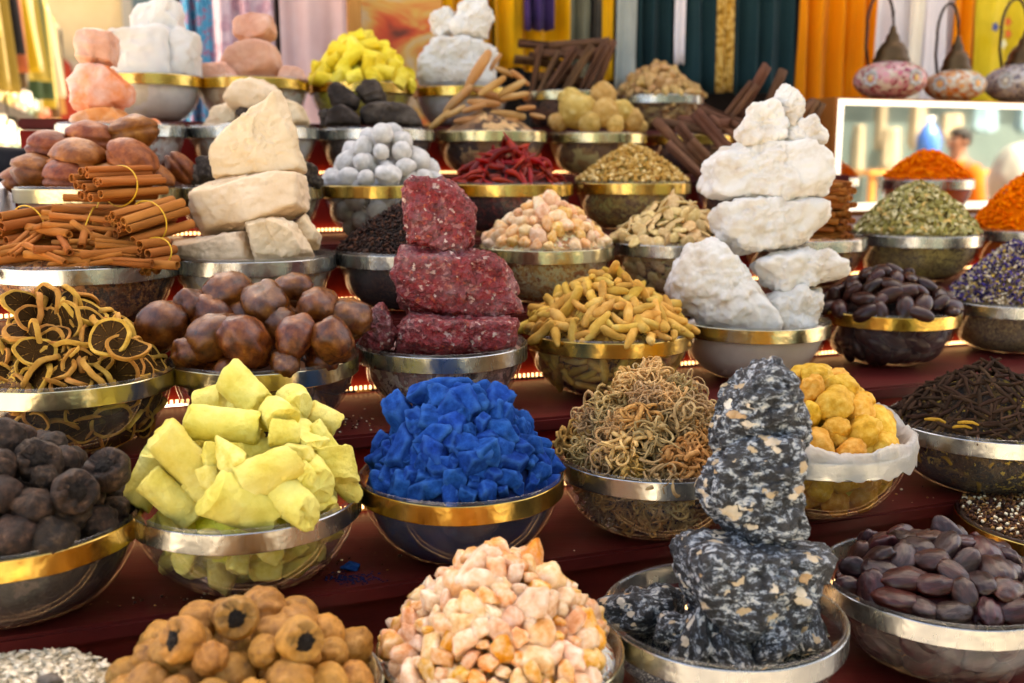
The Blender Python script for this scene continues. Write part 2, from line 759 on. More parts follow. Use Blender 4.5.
def pile(b, size, peak, power=1.5, base=0.0, edge=.93, ovl=.9, layers=2, seed=1, dens=1.0):
    """closely packed shells of pieces of one size over a mound, evened out so they touch but do not fuse"""
    out = []
    rg = np.random.default_rng(seed)
    d = 2 * size * ovl
    for L in range(layers):
        h, Re = mound(b, peak * (1 - .08 * L), power, base - L * size * 1.35, edge)
        Re = min(Re, (b.R - size * 1.08) if L == 0 else (glass_r(BH + base - size * 1.35, b.R) - size * 1.35))
        area = sum(math.hypot(h((i + 1) * Re / 30, 0) - h(i * Re / 30, 0), Re / 30) * 2 * PI * (i + .5) * Re / 30 for i in range(30))
        n = max(4, int(dens * (1 if L == 0 else .8) * area / (.866 * d * d)))
        r = Re * np.sqrt(rg.random(n))
        a = rg.random(n) * 2 * PI
        xy = np.stack([r * np.cos(a), r * np.sin(a)], 1)
        hv = np.vectorize(lambda x, y: h(x, y))
        for it in range(50):
            z = hv(xy[:, 0], xy[:, 1])
            P3 = np.concatenate([xy, z[:, None]], 1)
            D = P3[:, None] - P3[None]
            l = np.linalg.norm(D, axis=2) + 1e-9
            np.fill_diagonal(l, 9)
            f = np.clip(d - l, 0, None) / l * .35
            xy = xy + (D[:, :, :2] * f[:, :, None]).sum(1)
            rr = np.linalg.norm(xy, axis=1)
            m = rr > Re
            xy[m] *= (Re / rr[m])[:, None]
        e = .004
        for x, y in xy:
            nx = (h(x - e, y) - h(x + e, y)) / (2 * e)
            ny = (h(x, y - e) - h(x, y + e)) / (2 * e)
            away = (b.loc.x * x + b.loc.y * y) / b.loc.xy.length
            if L and away > Re * .35:
                continue
            out.append((Vector((x + b.loc.x, y + b.loc.y, h(x, y))), Vector((nx, ny, 1)).normalized()))
    return out


def wallpts(b, n, zlo, zhi, spacing, inset, seed=3, arc=1.9):
    """points against the glass on the side that faces the lane"""
    rg = random.Random(seed)
    face = math.atan2(-b.loc.y, -b.loc.x)
    pts = []
    for _ in range(n * 40):
        a = face + rg.uniform(-arc, arc)
        z = rg.uniform(zlo, zhi)
        r = glass_r(z, b.R) - inset
        if r < .02:
            continue
        p = Vector((r * math.cos(a), r * math.sin(a), z))
        if all((p - q).length > spacing for q in pts):
            pts.append(p)
            if len(pts) >= n:
                break
    return [(p + b.loc, Vector((p.x, p.y, -.06)).normalized()) for p in pts]


def rot_flat(nrm, rg, tilt):
    q = Vector((0, 0, 1)).rotation_difference((nrm + Vector([rg.gauss(0, tilt) for _ in range(3)])).normalized())
    return q @ Quaternion((0, 0, 1), rg.uniform(0, 2 * PI))


def rot_any(rg):
    return Quaternion((rg.gauss(0, 1), rg.gauss(0, 1), rg.gauss(0, 1), rg.gauss(0, 1))).normalized()


def rot_long(nrm, rg, tilt):
    t = nrm.orthogonal().normalized()
    t = Quaternion(nrm, rg.uniform(0, 2 * PI)) @ t
    t = (t + nrm * rg.gauss(0, tilt)).normalized()
    return Vector((1, 0, 0)).rotation_difference(t) @ Quaternion((1, 0, 0), rg.uniform(0, 2 * PI))


def strew(name, cat, label, group, protos, pts, size, mode='any', tilt=.25, jitter=.2, lift=0.0, seed=1, topbig=0.0, stretchx=0):
    """individual pieces: the first of each shape, then obj.copy()"""
    rg = random.Random(seed)
    first = {}
    zs = [p.z for p, _ in pts]
    z0, z1 = min(zs), max(zs) + 1e-6
    made = []
    for i, (p, nrm) in enumerate(pts):
        me = protos[rg.randrange(len(protos))]
        q = rot_any(rg) if mode == 'any' else rot_flat(nrm, rg, tilt) if mode == 'flat' else rot_long(nrm, rg, tilt)
        s = size * rg.uniform(1 - jitter, 1 + jitter) * (1 + topbig * (p.z - z0) / (z1 - z0))
        if me.name not in first:
            o = bpy.data.objects.new(name, me)
            o.rotation_mode = 'QUATERNION'
            tag(o, label, cat, group)
            first[me.name] = o
        else:
            o = first[me.name].copy()
            o.name = name
        COL.objects.link(o)
        o.location = p + nrm * lift
        o.rotation_quaternion = q
        sx = s * rg.uniform(1 - stretchx, 1 + stretchx)
        o.scale = (sx, s, s)
        made.append(o)
    return made


def loose(b, name, label, cat, pieces, n, peak, mat, core_mat, power=1.5, base=.002, edge=.95, mode='flat', tilt=.4, seed=1,
          core_peak=None, low=None, jit=.3, lift=0, stray=0):
    """uncountable heap: the packed mound and its chips in ONE mesh"""
    rg = random.Random(seed)
    h, Re = mound(b, peak, power, base, edge)
    parts = []
    k = b.k
    prof = [(0, .005)]
    top = BH - .006 + base * .5 if low is None else low
    for i in range(10):
        z = .005 + (top - .005) * i / 9
        prof.append((max(.01, glass_r(z, b.R) - .0055), z))
    Rr = prof[-1][0]
    for i in range(1, 13):
        q = 1 - i / 12
        prof.append((Rr * q, top + (h(Rr * q, 0) - b.rim - base) - .002))
    cv, cf = lathe(prof, 56)
    cv = [(x, y, z + (.003 * noise.fractal(Vector((x * 60, y * 60, seed)), 1, 2, 2) if z >= top else 0)) for x, y, z in cv]
    V = [Vector(v) for v in cv]
    Fc = list(cf)
    K = [1] * len(cf)
    e = .003
    for i in range(n):
        r = Re * math.sqrt(rg.random())
        a = rg.uniform(0, 2 * PI)
        x, y = r * math.cos(a), r * math.sin(a)
        nx = (h(x - e, y) - h(x + e, y)) / (2 * e)
        ny = (h(x, y - e) - h(x, y + e)) / (2 * e)
        nr = Vector((nx, ny, 1)).normalized()
        q = rot_any(rg) if mode == 'any' else rot_flat(nr, rg, tilt) if mode == 'flat' else rot_long(nr, rg, tilt)
        pv, pf = pieces[rg.randrange(len(pieces))]
        s = rg.uniform(1 - jit, 1 + jit)
        c = Vector((x, y, h(x, y) - b.z)) + nr * (lift + rg.uniform(-.002, .002))
        o = len(V)
        V += [q @ (Vector(v) * s) + c for v in pv]
        Fc += [tuple(j + o for j in f) for f in pf]
        K += [0] * len(pf)
    me = mesh(name, V, Fc, [mat, core_mat], True, K)
    return tag(obj(name, me, loc=b.loc), label, cat, kind='stuff')


def outline_rock(name, label, cat, mat, pts, depth, thick, layers, p=16, sub=5, seed=1, group=None, grow=1.03, lean=.35, back=None):
    """a stone whose front outline was read off the photo; real size and thickness at its distance"""
    rg = random.Random(seed)
    cx = sum(q[0] for q in pts) / len(pts)
    cy = sum(q[1] for q in pts) / len(pts)
    c = at_depth(cx, cy, depth)
    X, U, Fw = Vector((1, 0, 0)), Vector((0, SP, CP)), Vector((0, CP, -SP))
    k = depth / F
    P2 = [((x - cx) * k * grow, -(y - cy) * k * grow) for x, y in pts]
    planes = []
    n = len(P2)
    for i in range(n):
        (x0, y0), (x1, y1) = P2[i], P2[(i + 1) % n]
        nx, ny = y1 - y0, -(x1 - x0)
        l = math.hypot(nx, ny)
        nx, ny = nx / l, ny / l
        d = nx * x0 + ny * y0
        if d < 0:
            nx, ny, d = -nx, -ny, -d
        for sgn in (1, -1):
            t = sgn * rg.uniform(.05, lean)
            v = X * (nx * math.cos(t)) + U * (ny * math.cos(t)) + Fw * math.sin(t)
            planes.append((v[:], max(.004, d * math.cos(t))))
    for sgn in (1, -1):
        for _ in range(2):
            v = (Fw * sgn + X * rg.uniform(-.3, .3) + U * rg.uniform(-.25, .25)).normalized()
            planes.append((v[:], thick / 2 * rg.uniform(.9, 1.1)))
    co, fs = hullball(sub, planes, p)
    if layers:
        co = displace(co, layers, seed)
    o = obj(name, mesh(name, co, fs, mat), loc=c)
    tag(o, label, cat, group)
    return o

# ------------------------------------------------------------------ shapes for small pieces
def stick_piece(L, r, n=5):
    return tube([(-L / 2, 0, 0), (-L / 6, 0, r * .5), (L / 6, 0, r * .4), (L / 2, 0, 0)], [r * .8, r, r, r * .6], n)


def chip_piece(a, b, c, rg):
    k = 6
    vs = []
    for i in range(k):
        t = 2 * PI * i / k + rg.uniform(-.3, .3)
        f = rg.uniform(.75, 1.1)
        vs.append((a * f * math.cos(t), b * f * math.sin(t), rg.uniform(-c, c) * .6))
    vs += [(0, 0, c), (0, 0, -c)]
    fs = [(i, (i + 1) % k, k) for i in range(k)] + [((i + 1) % k, i, k + 1) for i in range(k)]
    return vs, fs


def grain_piece(a, b, c, rg):
    co, fs = ico(1)
    q = displace(co, [(1.5, .35, 'n')], rg.random() * 40) * np.array((a, b, c))
    return [tuple(v) for v in q], fs


def leaf_piece(a, b, curl, rg):
    vs, fs = [], []
    for i in range(5):
        t = i / 4
        x = (t - .5) * 2 * a
        wd = b * math.sin(PI * min(.97, max(.06, t)))
        zc = curl * math.sin(PI * t) * rg.uniform(.7, 1.3)
        vs += [(x, -wd, zc + wd * .5), (x, 0, zc - wd * .2), (x, wd, zc + wd * .5)]
    for i in range(4):
        for j in range(2):
            o = i * 3 + j
            fs.append((o, o + 3, o + 4, o + 1))
    return vs, fs


def quill(L, r, turns=1.25, th=.0012, double=False, seed=1, n=18, seg=6):
    """a rolled bark stick along x with an open spiral end"""
    rg = random.Random(seed)
    path = []
    if double:
        for i in range(n):
            t = i / (n - 1)
            a = 2 * PI * 1.1 * (1 - t)
            rr = r * .48 * (.55 + .45 * t)
            path.append((-r * .5 + rr * math.cos(a), rr * math.sin(a)))
        for i in range(n):
            t = i / (n - 1)
            a = PI - 2 * PI * 1.1 * t
            rr = r * .48 * (1 - .45 * t)
            path.append((r * .5 + rr * math.cos(a), rr * math.sin(a)))
    else:
        for i in range(n):
            t = i / (n - 1)
            a = 2 * PI * turns * t
            rr = r * (.62 + .38 * t)
            path.append((rr * math.cos(a), rr * math.sin(a)))
    m = len(path)
    prof = []
    for i in range(m):
        x0, y0 = path[max(i - 1, 0)]
        x1, y1 = path[min(i + 1, m - 1)]
        l = math.hypot(x1 - x0, y1 - y0) or 1
        prof.append((path[i][0] - (y1 - y0) / l * th, path[i][1] + (x1 - x0) / l * th))
    loop = path + prof[::-1]
    k = len(loop)
    vs, fs = [], []
    for s in range(seg + 1):
        x = (s / seg - .5) * L
        wob = 1 + .06 * noise.noise(Vector((x * 30, seed, 0)))
        dy, dz = .03 * r * noise.noise(Vector((x * 20, seed, 5))), .12 * r * noise.noise(Vector((x * 15, seed, 9)))
        for y, z in loop:
            vs.append((x, y * wob + dy, z * wob + dz))
    for s in range(seg):
        for i in range(k):
            j = (i + 1) % k
            fs.append((s * k + i, s * k + j, (s + 1) * k + j, (s + 1) * k + i))
    for s in (0, seg):
        for i in range(m - 1):
            q = (s * k + i, s * k + i + 1, s * k + k - 2 - i, s * k + k - 1 - i)
            fs.append(q if s else q[::-1])
    return vs, fs


def capsule(name, L, r, mat, bend=.15, seed=1, taper=(.55, .85, 1, .95, .9, .6), n=10, layers=()):
    k = len(taper)
    pts = []
    rads = []
    for i in range(k):
        t = i / (k - 1)
        pts.append(((t - .5) * L, bend * L * (4 * (t - .5) ** 2) + .0, 0))
        rads.append(r * taper[i])
    ends = [(pts[0][0] - r * .35, pts[0][1], 0)], [(pts[-1][0] + r * .35, pts[-1][1], 0)]
    pts = ends[0] + pts + ends[1]
    rads = [rads[0] * .45] + rads + [rads[-1] * .45]
    vs, fs = tube(pts, rads, n)
    vs = [Vector(v) for v in vs]
    for f, a in layers:
        vs = [v + Vector((0, v.y, v.z)) * (a / r * noise.fractal(v * f + Vector((seed * 3, 0, 0)), 1, 2, 2)) for v in vs]
    return mesh(name, vs, fs, mat)


# =================================================================== ROW 1
b = Bowl(1, 2, 112, 'silver', 'glass bowl in the corner filled level with white chips', cy=683, v=.945)
chips_m = M_chips('white_chip', [(0, '#cdbfa4'), (.25, '#e0d4bc'), (.5, '#b8aa90'), (.7, '#d6c8ae'), (.9, '#94866c')], .75)
rg = random.Random(1)
loose(b, 'white_chips', 'level bed of broken white and grey chips in the corner bowl', 'chips',
      [chip_piece(.0075, .005, .0016, rg) for _ in range(8)], 2800, .014, chips_m, M_packed('white_chip_fill', [(.2, '#8f887b'), (.8, '#d0c7b8')], 110), base=.004, tilt=.35)
pb = M('pebble_grey', [(.3, '#4d463f'), (.7, '#776c62')], 60, .6, .3, u=.011)
o = obj('pebble', lump('pebble', pb, 3, 9, .8, 1, 6, (1, .75, .5), [(1.5, .08, 'n')], 3), loc=b.loc + Vector((.036, .012, BH + .020)), scale=.011)
tag(o, 'single dark pebble lying on the white chips', 'pebble')

b = Bowl(1, 243, 137, 'silver', 'glass bowl at the front edge heaped with tan dried limes', cy=668)
lime_m = M('dried_lime_skin', [(.25, '#6a3e16'), (.42, '#9c682a'), (.6, '#b37c38'), (.85, '#d0a264')], 26, .4, .6, 150, .22, .007, .6, bdist=.003, u=.0225)
lime_s = [ball('dried_lime', lime_m, 4, (1, 1, .93), [(.9, .16, 'n'), (2.6, .07, 'n'), (5.5, .025, 'r')], s) for s in range(5)]


def ridged(name, mat, s, k=9, amp=.05):
    co, fs = ico(4)
    out = []
    for c in co:
        a = math.atan2(c[1], c[0]) + .4 * noise.noise(Vector(c) * 1.3 + Vector((s, 0, 0)))
        r = 1 + amp * math.sin(k * a) * (1 - c[2] ** 2) + .06 * noise.fractal(Vector(c) * 1.6 + Vector((s * 5, 1, 2)), 1, 2, 3)
        r -= .14 * math.exp(-((1 - abs(c[2])) / .035)) * (1 if c[2] > 0 else .5)
        out.append(c * r)
    return mesh(name, np.array(out), fs, mat)


lime_s = lime_s[:3] + [ridged('dried_lime', lime_m, s, 8 + s % 4, .05 + .015 * (s % 3)) for s in range(5)]
pts = pile(b, .0185, .060, 1.6, .008, .84, .97, 2, 4)
pl = strew('dried_lime', 'dried lime', 'whole tan dried lime heaped in the front bowl', 'tan dried limes', lime_s, pts, .0192, 'any', jitter=.24, seed=2)
core(b, 'lime_fill', 'tan limes packed under the heap in the front bowl', 'dried limes', M_packed('lime_fill', [(.1, '#2a170a'), (.5, '#7a4d20'), (.9, '#a87a40')], 26), .03, sink=.02)
dk = M('lime_black_inside', [(.3, '#0d0a08'), (.7, '#2b211a')], 90, .5, .8, 200)
vs, fs = ico(4)
hv = np.array([v if not (v[1] < -.72 or (v[1] < -.55 and noise.noise(Vector(v) * 4) > 0)) else v * (.62 + .12 * noise.noise(Vector(v) * 6)) for v in vs])
fm = [1 if all(np.linalg.norm(hv[i]) < .85 for i in f) else 0 for f in fs]
opened = obj('cracked_lime', mesh('cracked_lime', hv, fs, [lime_m, dk], True, fm), loc=at_depth(237, 618, .92), rot=Euler((-.35, .1, .15)), scale=.0205)
tag(opened, 'cracked tan dried lime showing its black inside', 'dried lime')
for px, py, dd, e in [(300, 640, .90, (-.2, .5, .6)), (182, 640, .90, (-.5, -.6, -.4))]:
    cv_ = np.array([v * (1 + .12 * noise.noise(Vector(v) * 1.7 + Vector((px, 0, 0)))) for v in hv])
    tag(obj('cracked_lime', mesh('cracked_lime', cv_, fs, [lime_m, dk], True, fm), loc=at_depth(px, py, dd), rot=Euler(e), scale=.021),
        'tan dried lime split open with a dark hollow lower in the front heap', 'dried lime', 'split tan limes')
for k in pl:
    if (k.location - opened.location).length < .036:
        k.location += (k.location - opened.location).normalized() * .014 - Vector((0, 0, .012))

b = Bowl(1, 500, 122, 'pale', 'glass bowl at the front edge heaped high with pale pink resin lumps', cy=637)
res_m = M('pink_resin', [(.30, '#cc843e'), (.45, '#e0a870'), (.6, '#ebc39c'), (.8, '#f4e0c6')], 26, .42, .6, 150, .12, .014, .6, sss=.25, bdist=.003, sat=.25, srad=.006, u=.014)
res_s = [lump('resin_lump', res_m, 3, 9 + s % 5, .6, 1.02, 14 + s % 4 * 4, (1.18, .95, .8), [(1.4, .10, 'n'), (3.5, .05, 'n'), (7, .03, 'n')], s) for s in range(9)]
pts = pile(b, .0092, .088, 1.7, .0, .88, 1.0, 2, 8)
strew('resin_lump', 'resin lump', 'pale pink resin lump heaped in the front middle bowl', 'pink resin lumps of the front bowl', res_s, pts, .0106, 'any', jitter=.45, topbig=.45, lift=.002, seed=3, stretchx=.15)
core(b, 'resin_fill', 'pink resin packed under the heap in the front middle bowl', 'resin', M_packed('resin_fill', [(.1, '#7e4a2a'), (.5, '#c08e68'), (.9, '#d9b89c')], 60), .066, sink=.014, power=1.7)
rg = random.Random(5)
h, Re = mound(b, .094, 1.15, .0, .95)

# black and white stone tower
b = Bowl(1, 723, 119, 'silver', 'glass bowl at the front edge holding the black and white stone tower', cy=606)


def stone_mat(name, u=1.0):
    m, nt, bs = newmat(name)
    v = coords(nt, True, (u, u, u))
    warp = noise_tex(nt, v, 26, 3)
    ad = nt.nodes.new('ShaderNodeVectorMath')
    ad.operation = 'MULTIPLY_ADD'
    ad.inputs[1].default_value = (.035, .02, .02)
    nt.links.new(warp.outputs['Color'], ad.inputs[0])
    nt.links.new(v, ad.inputs[2])
    mp = nt.nodes.new('ShaderNodeMapping')
    mp.inputs['Scale'].default_value = (.62, .9, 1.25)
    mp.inputs['Rotation'].default_value = (.1, .5, .2)
    nt.links.new(ad.outputs[0], mp.inputs[0])
    base = noise_tex(nt, mp.outputs[0], 112, 7, .72)
    r1 = ramp(nt, [(.0, '#070708'), (.475, '#101114'), (.51, '#2a2e34'), (.535, '#56606a'), (.565, '#8f979e'), (.62, '#c0c2be'), (.75, '#d6d2ca')])
    nt.links.new(base.outputs[0], r1.inputs[0])
    vo = nt.nodes.new('ShaderNodeTexVoronoi')
    vo.inputs['Scale'].default_value = 60
    vo.inputs['Randomness'].default_value = 1
    nt.links.new(mp.outputs[0], vo.inputs['Vector'])
    sp = nt.nodes.new('ShaderNodeSeparateColor')
    nt.links.new(vo.outputs['Color'], sp.inputs[0])
    th = nt.nodes.new('ShaderNodeMath')
    th.operation = 'GREATER_THAN'
    cl_ = noise_tex(nt, v, 20, 3)
    cm_ = nt.nodes.new('ShaderNodeMapRange')
    cm_.inputs['From Min'].default_value = .40
    cm_.inputs['From Max'].default_value = .62
    cm_.inputs['To Min'].default_value = .95
    cm_.inputs['To Max'].default_value = .35
    nt.links.new(cl_.outputs[0], cm_.inputs['Value'])
    nt.links.new(cm_.outputs[0], th.inputs[1])
    nt.links.new(sp.outputs[0], th.inputs[0])
    ed = nt.nodes.new('ShaderNodeMapRange')
    ed.inputs['From Min'].default_value = .46
    ed.inputs['From Max'].default_value = .40
    n4 = noise_tex(nt, v, 160, 4)
    ee = nt.nodes.new('ShaderNodeMath')
    ee.operation = 'MULTIPLY_ADD'
    ee.inputs[1].default_value = .45
    nt.links.new(n4.outputs[0], ee.inputs[0])
    nt.links.new(vo.outputs['Distance'], ee.inputs[2])
    e2 = nt.nodes.new('ShaderNodeMath')
    e2.operation = 'SUBTRACT'
    e2.inputs[1].default_value = .16
    nt.links.new(ee.outputs[0], e2.inputs[0])
    nt.links.new(e2.outputs[0], ed.inputs['Value'])
    mu = nt.nodes.new('ShaderNodeMath')
    mu.operation = 'MULTIPLY'
    nt.links.new(th.outputs[0], mu.inputs[0])
    nt.links.new(ed.outputs[0], mu.inputs[1])
    r2 = ramp(nt, [(.0, '#b59a72'), (.4, '#cbb696'), (.75, '#d9d0be'), (1, '#b98c52')])
    nt.links.new(sp.outputs[1], r2.inputs[0])
    mx = nt.nodes.new('ShaderNodeMix')
    mx.data_type = 'RGBA'
    nt.links.new(mu.outputs[0], mx.inputs[0])
    nt.links.new(r1.outputs[0], mx.inputs[6])
    nt.links.new(r2.outputs[0], mx.inputs[7])
    nt.links.new(mx.outputs[2], bs.inputs['Base Color'])
    bs.inputs['Roughness'].default_value = .4
    bs.inputs['Specular IOR Level'].default_value = .6
    bp = add_bump(nt, bs, v, 150, 1.0, .006)
    return m


stone_m = stone_mat('black_white_stone')
LY = [(13, .011, 'n'), (34, .005, 'n'), (26, .004, 'c'), (60, .0025, 'c'), (85, .003, 'n'), (210, .0015, 'n')]
bd = b.d
outline_rock('stone', 'rough black and white speckled stone crowning the front tower', 'stone', stone_m,
             [(722, 398), (738, 370), (764, 362), (790, 374), (802, 402), (806, 445), (770, 462), (712, 448)], bd + .005, .085, LY, 13, 6, 1)
outline_rock('stone', 'rough black stone with cream patches in the middle of the front tower', 'stone', stone_m,
             [(706, 458), (722, 438), (770, 430), (803, 440), (804, 480), (808, 528), (764, 542), (716, 522), (697, 498)], bd, .095, LY, 13, 6, 2)
outline_rock('stone', 'wide black and white banded slab at the foot of the front tower', 'stone', stone_m,
             [(676, 548), (690, 522), (750, 532), (822, 533), (848, 572), (816, 606), (796, 648), (742, 640), (694, 616), (678, 585)], bd - .005, .12, LY, 15, 6, 3)
chunk_m = stone_mat('stone_chunk_skin', .04)
st_s = [lump('stone_chunk', chunk_m, 4, 9, .65, 1, 13, (1.2, .9, .8), [(1.5, .16, 'n'), (4, .08, 'n'), (9, .04, 'n')], s) for s in (3, 5, 8)]
first = None
for k, (px, py, d, s) in enumerate([(644, 612, .015, .033), (664, 590, .05, .027), (700, 640, -.035, .036), (730, 655, -.055, .027), (770, 648, -.05, .030), (797, 622, -.02, .032), (640, 590, .05, .022),
                                    (758, 628, -.03, .03), (812, 612, .03, .026), (675, 628, -.02, .026)]):
    me = st_s[k % 3]
    o = bpy.data.objects.new('stone_chunk', me) if k < 3 else [x for x in bpy.data.objects if x.data == me][0].copy()
    o.name = 'stone_chunk'
    COL.objects.link(o)
    p = at_depth(px, py, bd + d)
    p.z = min(p.z, b.rim - .012)
    r_ = (Vector((p.x, p.y, 0)) - Vector((b.loc.x, b.loc.y, 0)))
    if r_.length > b.R - s - .008:
        r_ = r_.normalized() * (b.R - s - .008)
        p = Vector((b.loc.x + r_.x, b.loc.y + r_.y, p.z))
    o.location = p
    o.rotation_euler = (rnd.uniform(0, 6), rnd.uniform(0, 6), rnd.uniform(0, 6))
    o.scale = (s, s, s)
    tag(o, 'small broken black and white stone lying in the bowl under the front tower', 'stone', 'broken stones in the tower bowl')
core(b, 'stone_grit', 'dark stone grit covering the floor of the tower bowl', 'grit', M_packed('grit', [(.1, '#0c0d10'), (.6, '#30343a'), (.95, '#8d8a80')], 120), .022, low=.05, amp=.006)

b = Bowl(1, 941, 115, 'silver', 'glass bowl at the lower right heaped with flat purple brown pods', cy=574)
pod_m = M('purple_pod', [(.2, '#180b0a'), (.5, '#321816'), (.72, '#4e2a26'), (.9, '#7c5a48')], 30, .3, .35, 90, .35, .02, .6, stretch=(.35, 1.4, 1), bdist=.002, sat=.3, u=.027)
pod_s = [ball('seed_pod', pod_m, 4, (1.0, .66, .42), [(1.2, .13, 'n'), (3, .04, 'n')], s) for s in range(5)]
pts = pile(b, .0180, .038, 1.8, -.002, .775, .84, 2, 11)
strew('seed_pod', 'seed pod', 'flat purple brown seed pod in the lower right bowl', 'purple brown seed pods', pod_s, pts, .0255, 'flat', .5, .22, .003, seed=6)
wp = wallpts(b, 40, .02, .068, .024, .021, 5)
strew('seed_pod', 'seed pod', 'flat purple brown seed pod in the lower right bowl', 'purple brown seed pods', pod_s, wp, .026, 'flat', .3, .2, seed=7)
core(b, 'pod_fill', 'dark pods packed in the lower right bowl', 'pods', M_packed('pod_fill', [(.1, '#120807'), (.6, '#3a2018'), (.95, '#7a5a2e')], 45), .02, sink=.022, amp=.003, inset=0.02)

b = Bowl(1, 1062, 98, 'gold', 'glass bowl cut by the right edge filled with coarse brown grains', v=.915 - .035 + .11, cy=525)
rg = random.Random(2)
loose(b, 'brown_grains', 'coarse brown and cream grains in the bowl at the right edge', 'grains', [grain_piece(.0034, .0026, .002, rg) for _ in range(6)], 2600, .012,
      M_chips('brown_grain', [(0, '#4a2a16'), (.3, '#6e4222'), (.55, '#38201a'), (.72, '#a27642'), (.9, '#dac8a4')], .6),
      M_packed('brown_grain_fill', [(.1, '#22130b'), (.8, '#5c3a1e')], 160), mode='any')

# =================================================================== ROW 2
b = Bowl(2, 14, 119, 'gold', 'glass bowl at the left edge heaped with black dried limes', cy=508)
bl_m = M('black_lime_skin', [(.28, '#140c07'), (.46, '#2a1b11'), (.6, '#483224'), (.78, '#7e6048')], 26, .5, .9, 120, .35, .01, .5, bdist=.004, u=.0245)
bl_s = [ball('black_lime', bl_m, 4, (1, 1, .95), [(.9, .18, 'n'), (2.8, .09, 'n')], s) for s in range(3)] + [ridged('black_lime', bl_m, s + 4, 7 + s % 3, .06) for s in range(4)]
pts = pile(b, .0190, .088, 1.6, .002, .84, .95, 2, 3)
strew('black_lime', 'dried lime', 'round black dried lime in the bowl at the left edge', 'black dried limes', bl_s, pts, .0198, 'any', jitter=.26, seed=9)
core(b, 'black_lime_fill', 'black limes packed under the heap at the left edge', 'dried limes', M_packed('black_lime_fill', [(.1, '#0a0706'), (.6, '#201815'), (.95, '#3d302a')], 24), .07, sink=.02)

for px, py, dd, e in [(40, 462, -.03, (-.6, .3, .2)), (75, 492, -.06, (-.4, -.5, .9)), (108, 470, -.02, (-.8, .2, -.3))]:
    cv_ = np.array([v * (1 + .1 * noise.noise(Vector(v) * 1.7 + Vector((px, 0, 0)))) for v in hv])
    tag(obj('cracked_lime', mesh('cracked_lime', cv_, ico(4)[1], [bl_m, dk], True, fm), loc=at_depth(px, py, b.d + dd), rot=Euler(e), scale=.024),
        'black dried lime with a cracked open hollow at the left edge', 'dried lime', 'cracked black limes')
b = Bowl(2, 247, 111, 'silver', 'glass bowl with grey band heaped with large pale yellow rods', cy=487)
ye_m = M('yellow_chalk', [(.25, '#c4ae42'), (.45, '#dac966'), (.68, '#e4d882'), (.88, '#efe7b2')], 22, .8, .7, 120, .07, .006, .15, bdist=.004)


def broken_rod(name, mat, L, r, s, half=False, tap=1.0):
    rg = random.Random(s)
    n = 48
    vs, fs = [], []
    seg = 36
    nr = [Vector((rg.uniform(.4, .9) * (-1) ** e, rg.uniform(-.5, .5), rg.uniform(-.5, .5))) for e in range(2)]
    rings = seg + 1
    for i in range(rings):
        t = i / seg
        for k in range(n):
            a = 2 * PI * k / n
            y, z = math.cos(a), math.sin(a)
            if half and z < -.15:
                z = -.15 + .05 * noise.noise(Vector((t * 6, y * 3, s)))
            x0 = -L / 2 + (.22 * r * (y * nr[0].y * 2 + z * nr[0].z * 2)) + .1 * r * noise.noise(Vector((y * 2, z * 2, s)))
            x1 = L / 2 + (.35 * r * (y * nr[1].y * 2 + z * nr[1].z * 2)) + .16 * r * noise.noise(Vector((y * 2.5, z * 2.5, s + 9)))
            x = x0 + (x1 - x0) * t
            f = (1 - (1 - tap) * t) * (1 + .07 * noise.fractal(Vector((x * 55, y * 1.6, z * 1.6 + s)), 1, 2, 4) - .12 * max(0, noise.noise(Vector((x * 90, y * 2.4 + 9, z * 2.4 + s))) - .2) - .10 * max(0, noise.noise(Vector((x * 230, y * 5 + 3, z * 5 + s))) - .25))
            if i in (0, rings - 1):
                f *= .93
            vs.append(Vector((x, y * r * f, z * r * f)))
    for i in range(seg):
        for k in range(n):
            fs.append((i * n + k, i * n + (k + 1) % n, (i + 1) * n + (k + 1) % n, (i + 1) * n + k))
    for end in (0, 1):
        o = end * seg * n
        prev = [o + k for k in range(n)]
        cen = sum((vs[q] for q in prev), Vector()) / n
        for f in (.72, .4):
            cur = []
            for k in range(n):
                p = cen + (vs[o + k] - cen) * f
                p.x += r * .22 * noise.fractal(p * (2.2 / r) + Vector((s, s, 0)), 1, 2, 3)
                cur.append(len(vs))
                vs.append(p)
            for k in range(n):
                q = (prev[k], prev[(k + 1) % n], cur[(k + 1) % n], cur[k])
                fs.append(q[::-1] if end == 0 else q)
            prev = cur
        vs.append(cen + Vector((r * .1 * (1 if end else -1), 0, 0)))
        for k in range(n):
            q = (prev[k], prev[(k + 1) % n], len(vs) - 1)
            fs.append(q[::-1] if end == 0 else q)
    return mesh(name, vs, fs, mat, sharp=38)


yl = [broken_rod('yellow_rod', ye_m, .085, .0215, 1), broken_rod('yellow_rod', ye_m, .07, .022, 2), broken_rod('yellow_rod', ye_m, .055, .022, 3, tap=.75),
      broken_rod('yellow_rod', ye_m, .045, .024, 4), broken_rod('yellow_rod', ye_m, .06, .023, 5, True), broken_rod('yellow_rod', ye_m, .035, .021, 6)]
yc_m = M('yellow_chalk_lump', [(.25, '#c4ae42'), (.45, '#dac966'), (.68, '#e4d882'), (.88, '#efe7b2')], 22, .75, .45, 110, .07, .006, .25, bdist=.0025, u=.02)
ychunk = [lump('yellow_lump', yc_m, 4, 8, .6, 1, 16, (1.25, .9, .75), [(1.5, .1, 'n'), (5, .03, 'n')], s) for s in (11, 12, 13)]
d0 = b.d
YL = 'pale yellow broken rod heaped in the middle left bowl'
YG = 'pale yellow rods of the middle left bowl'


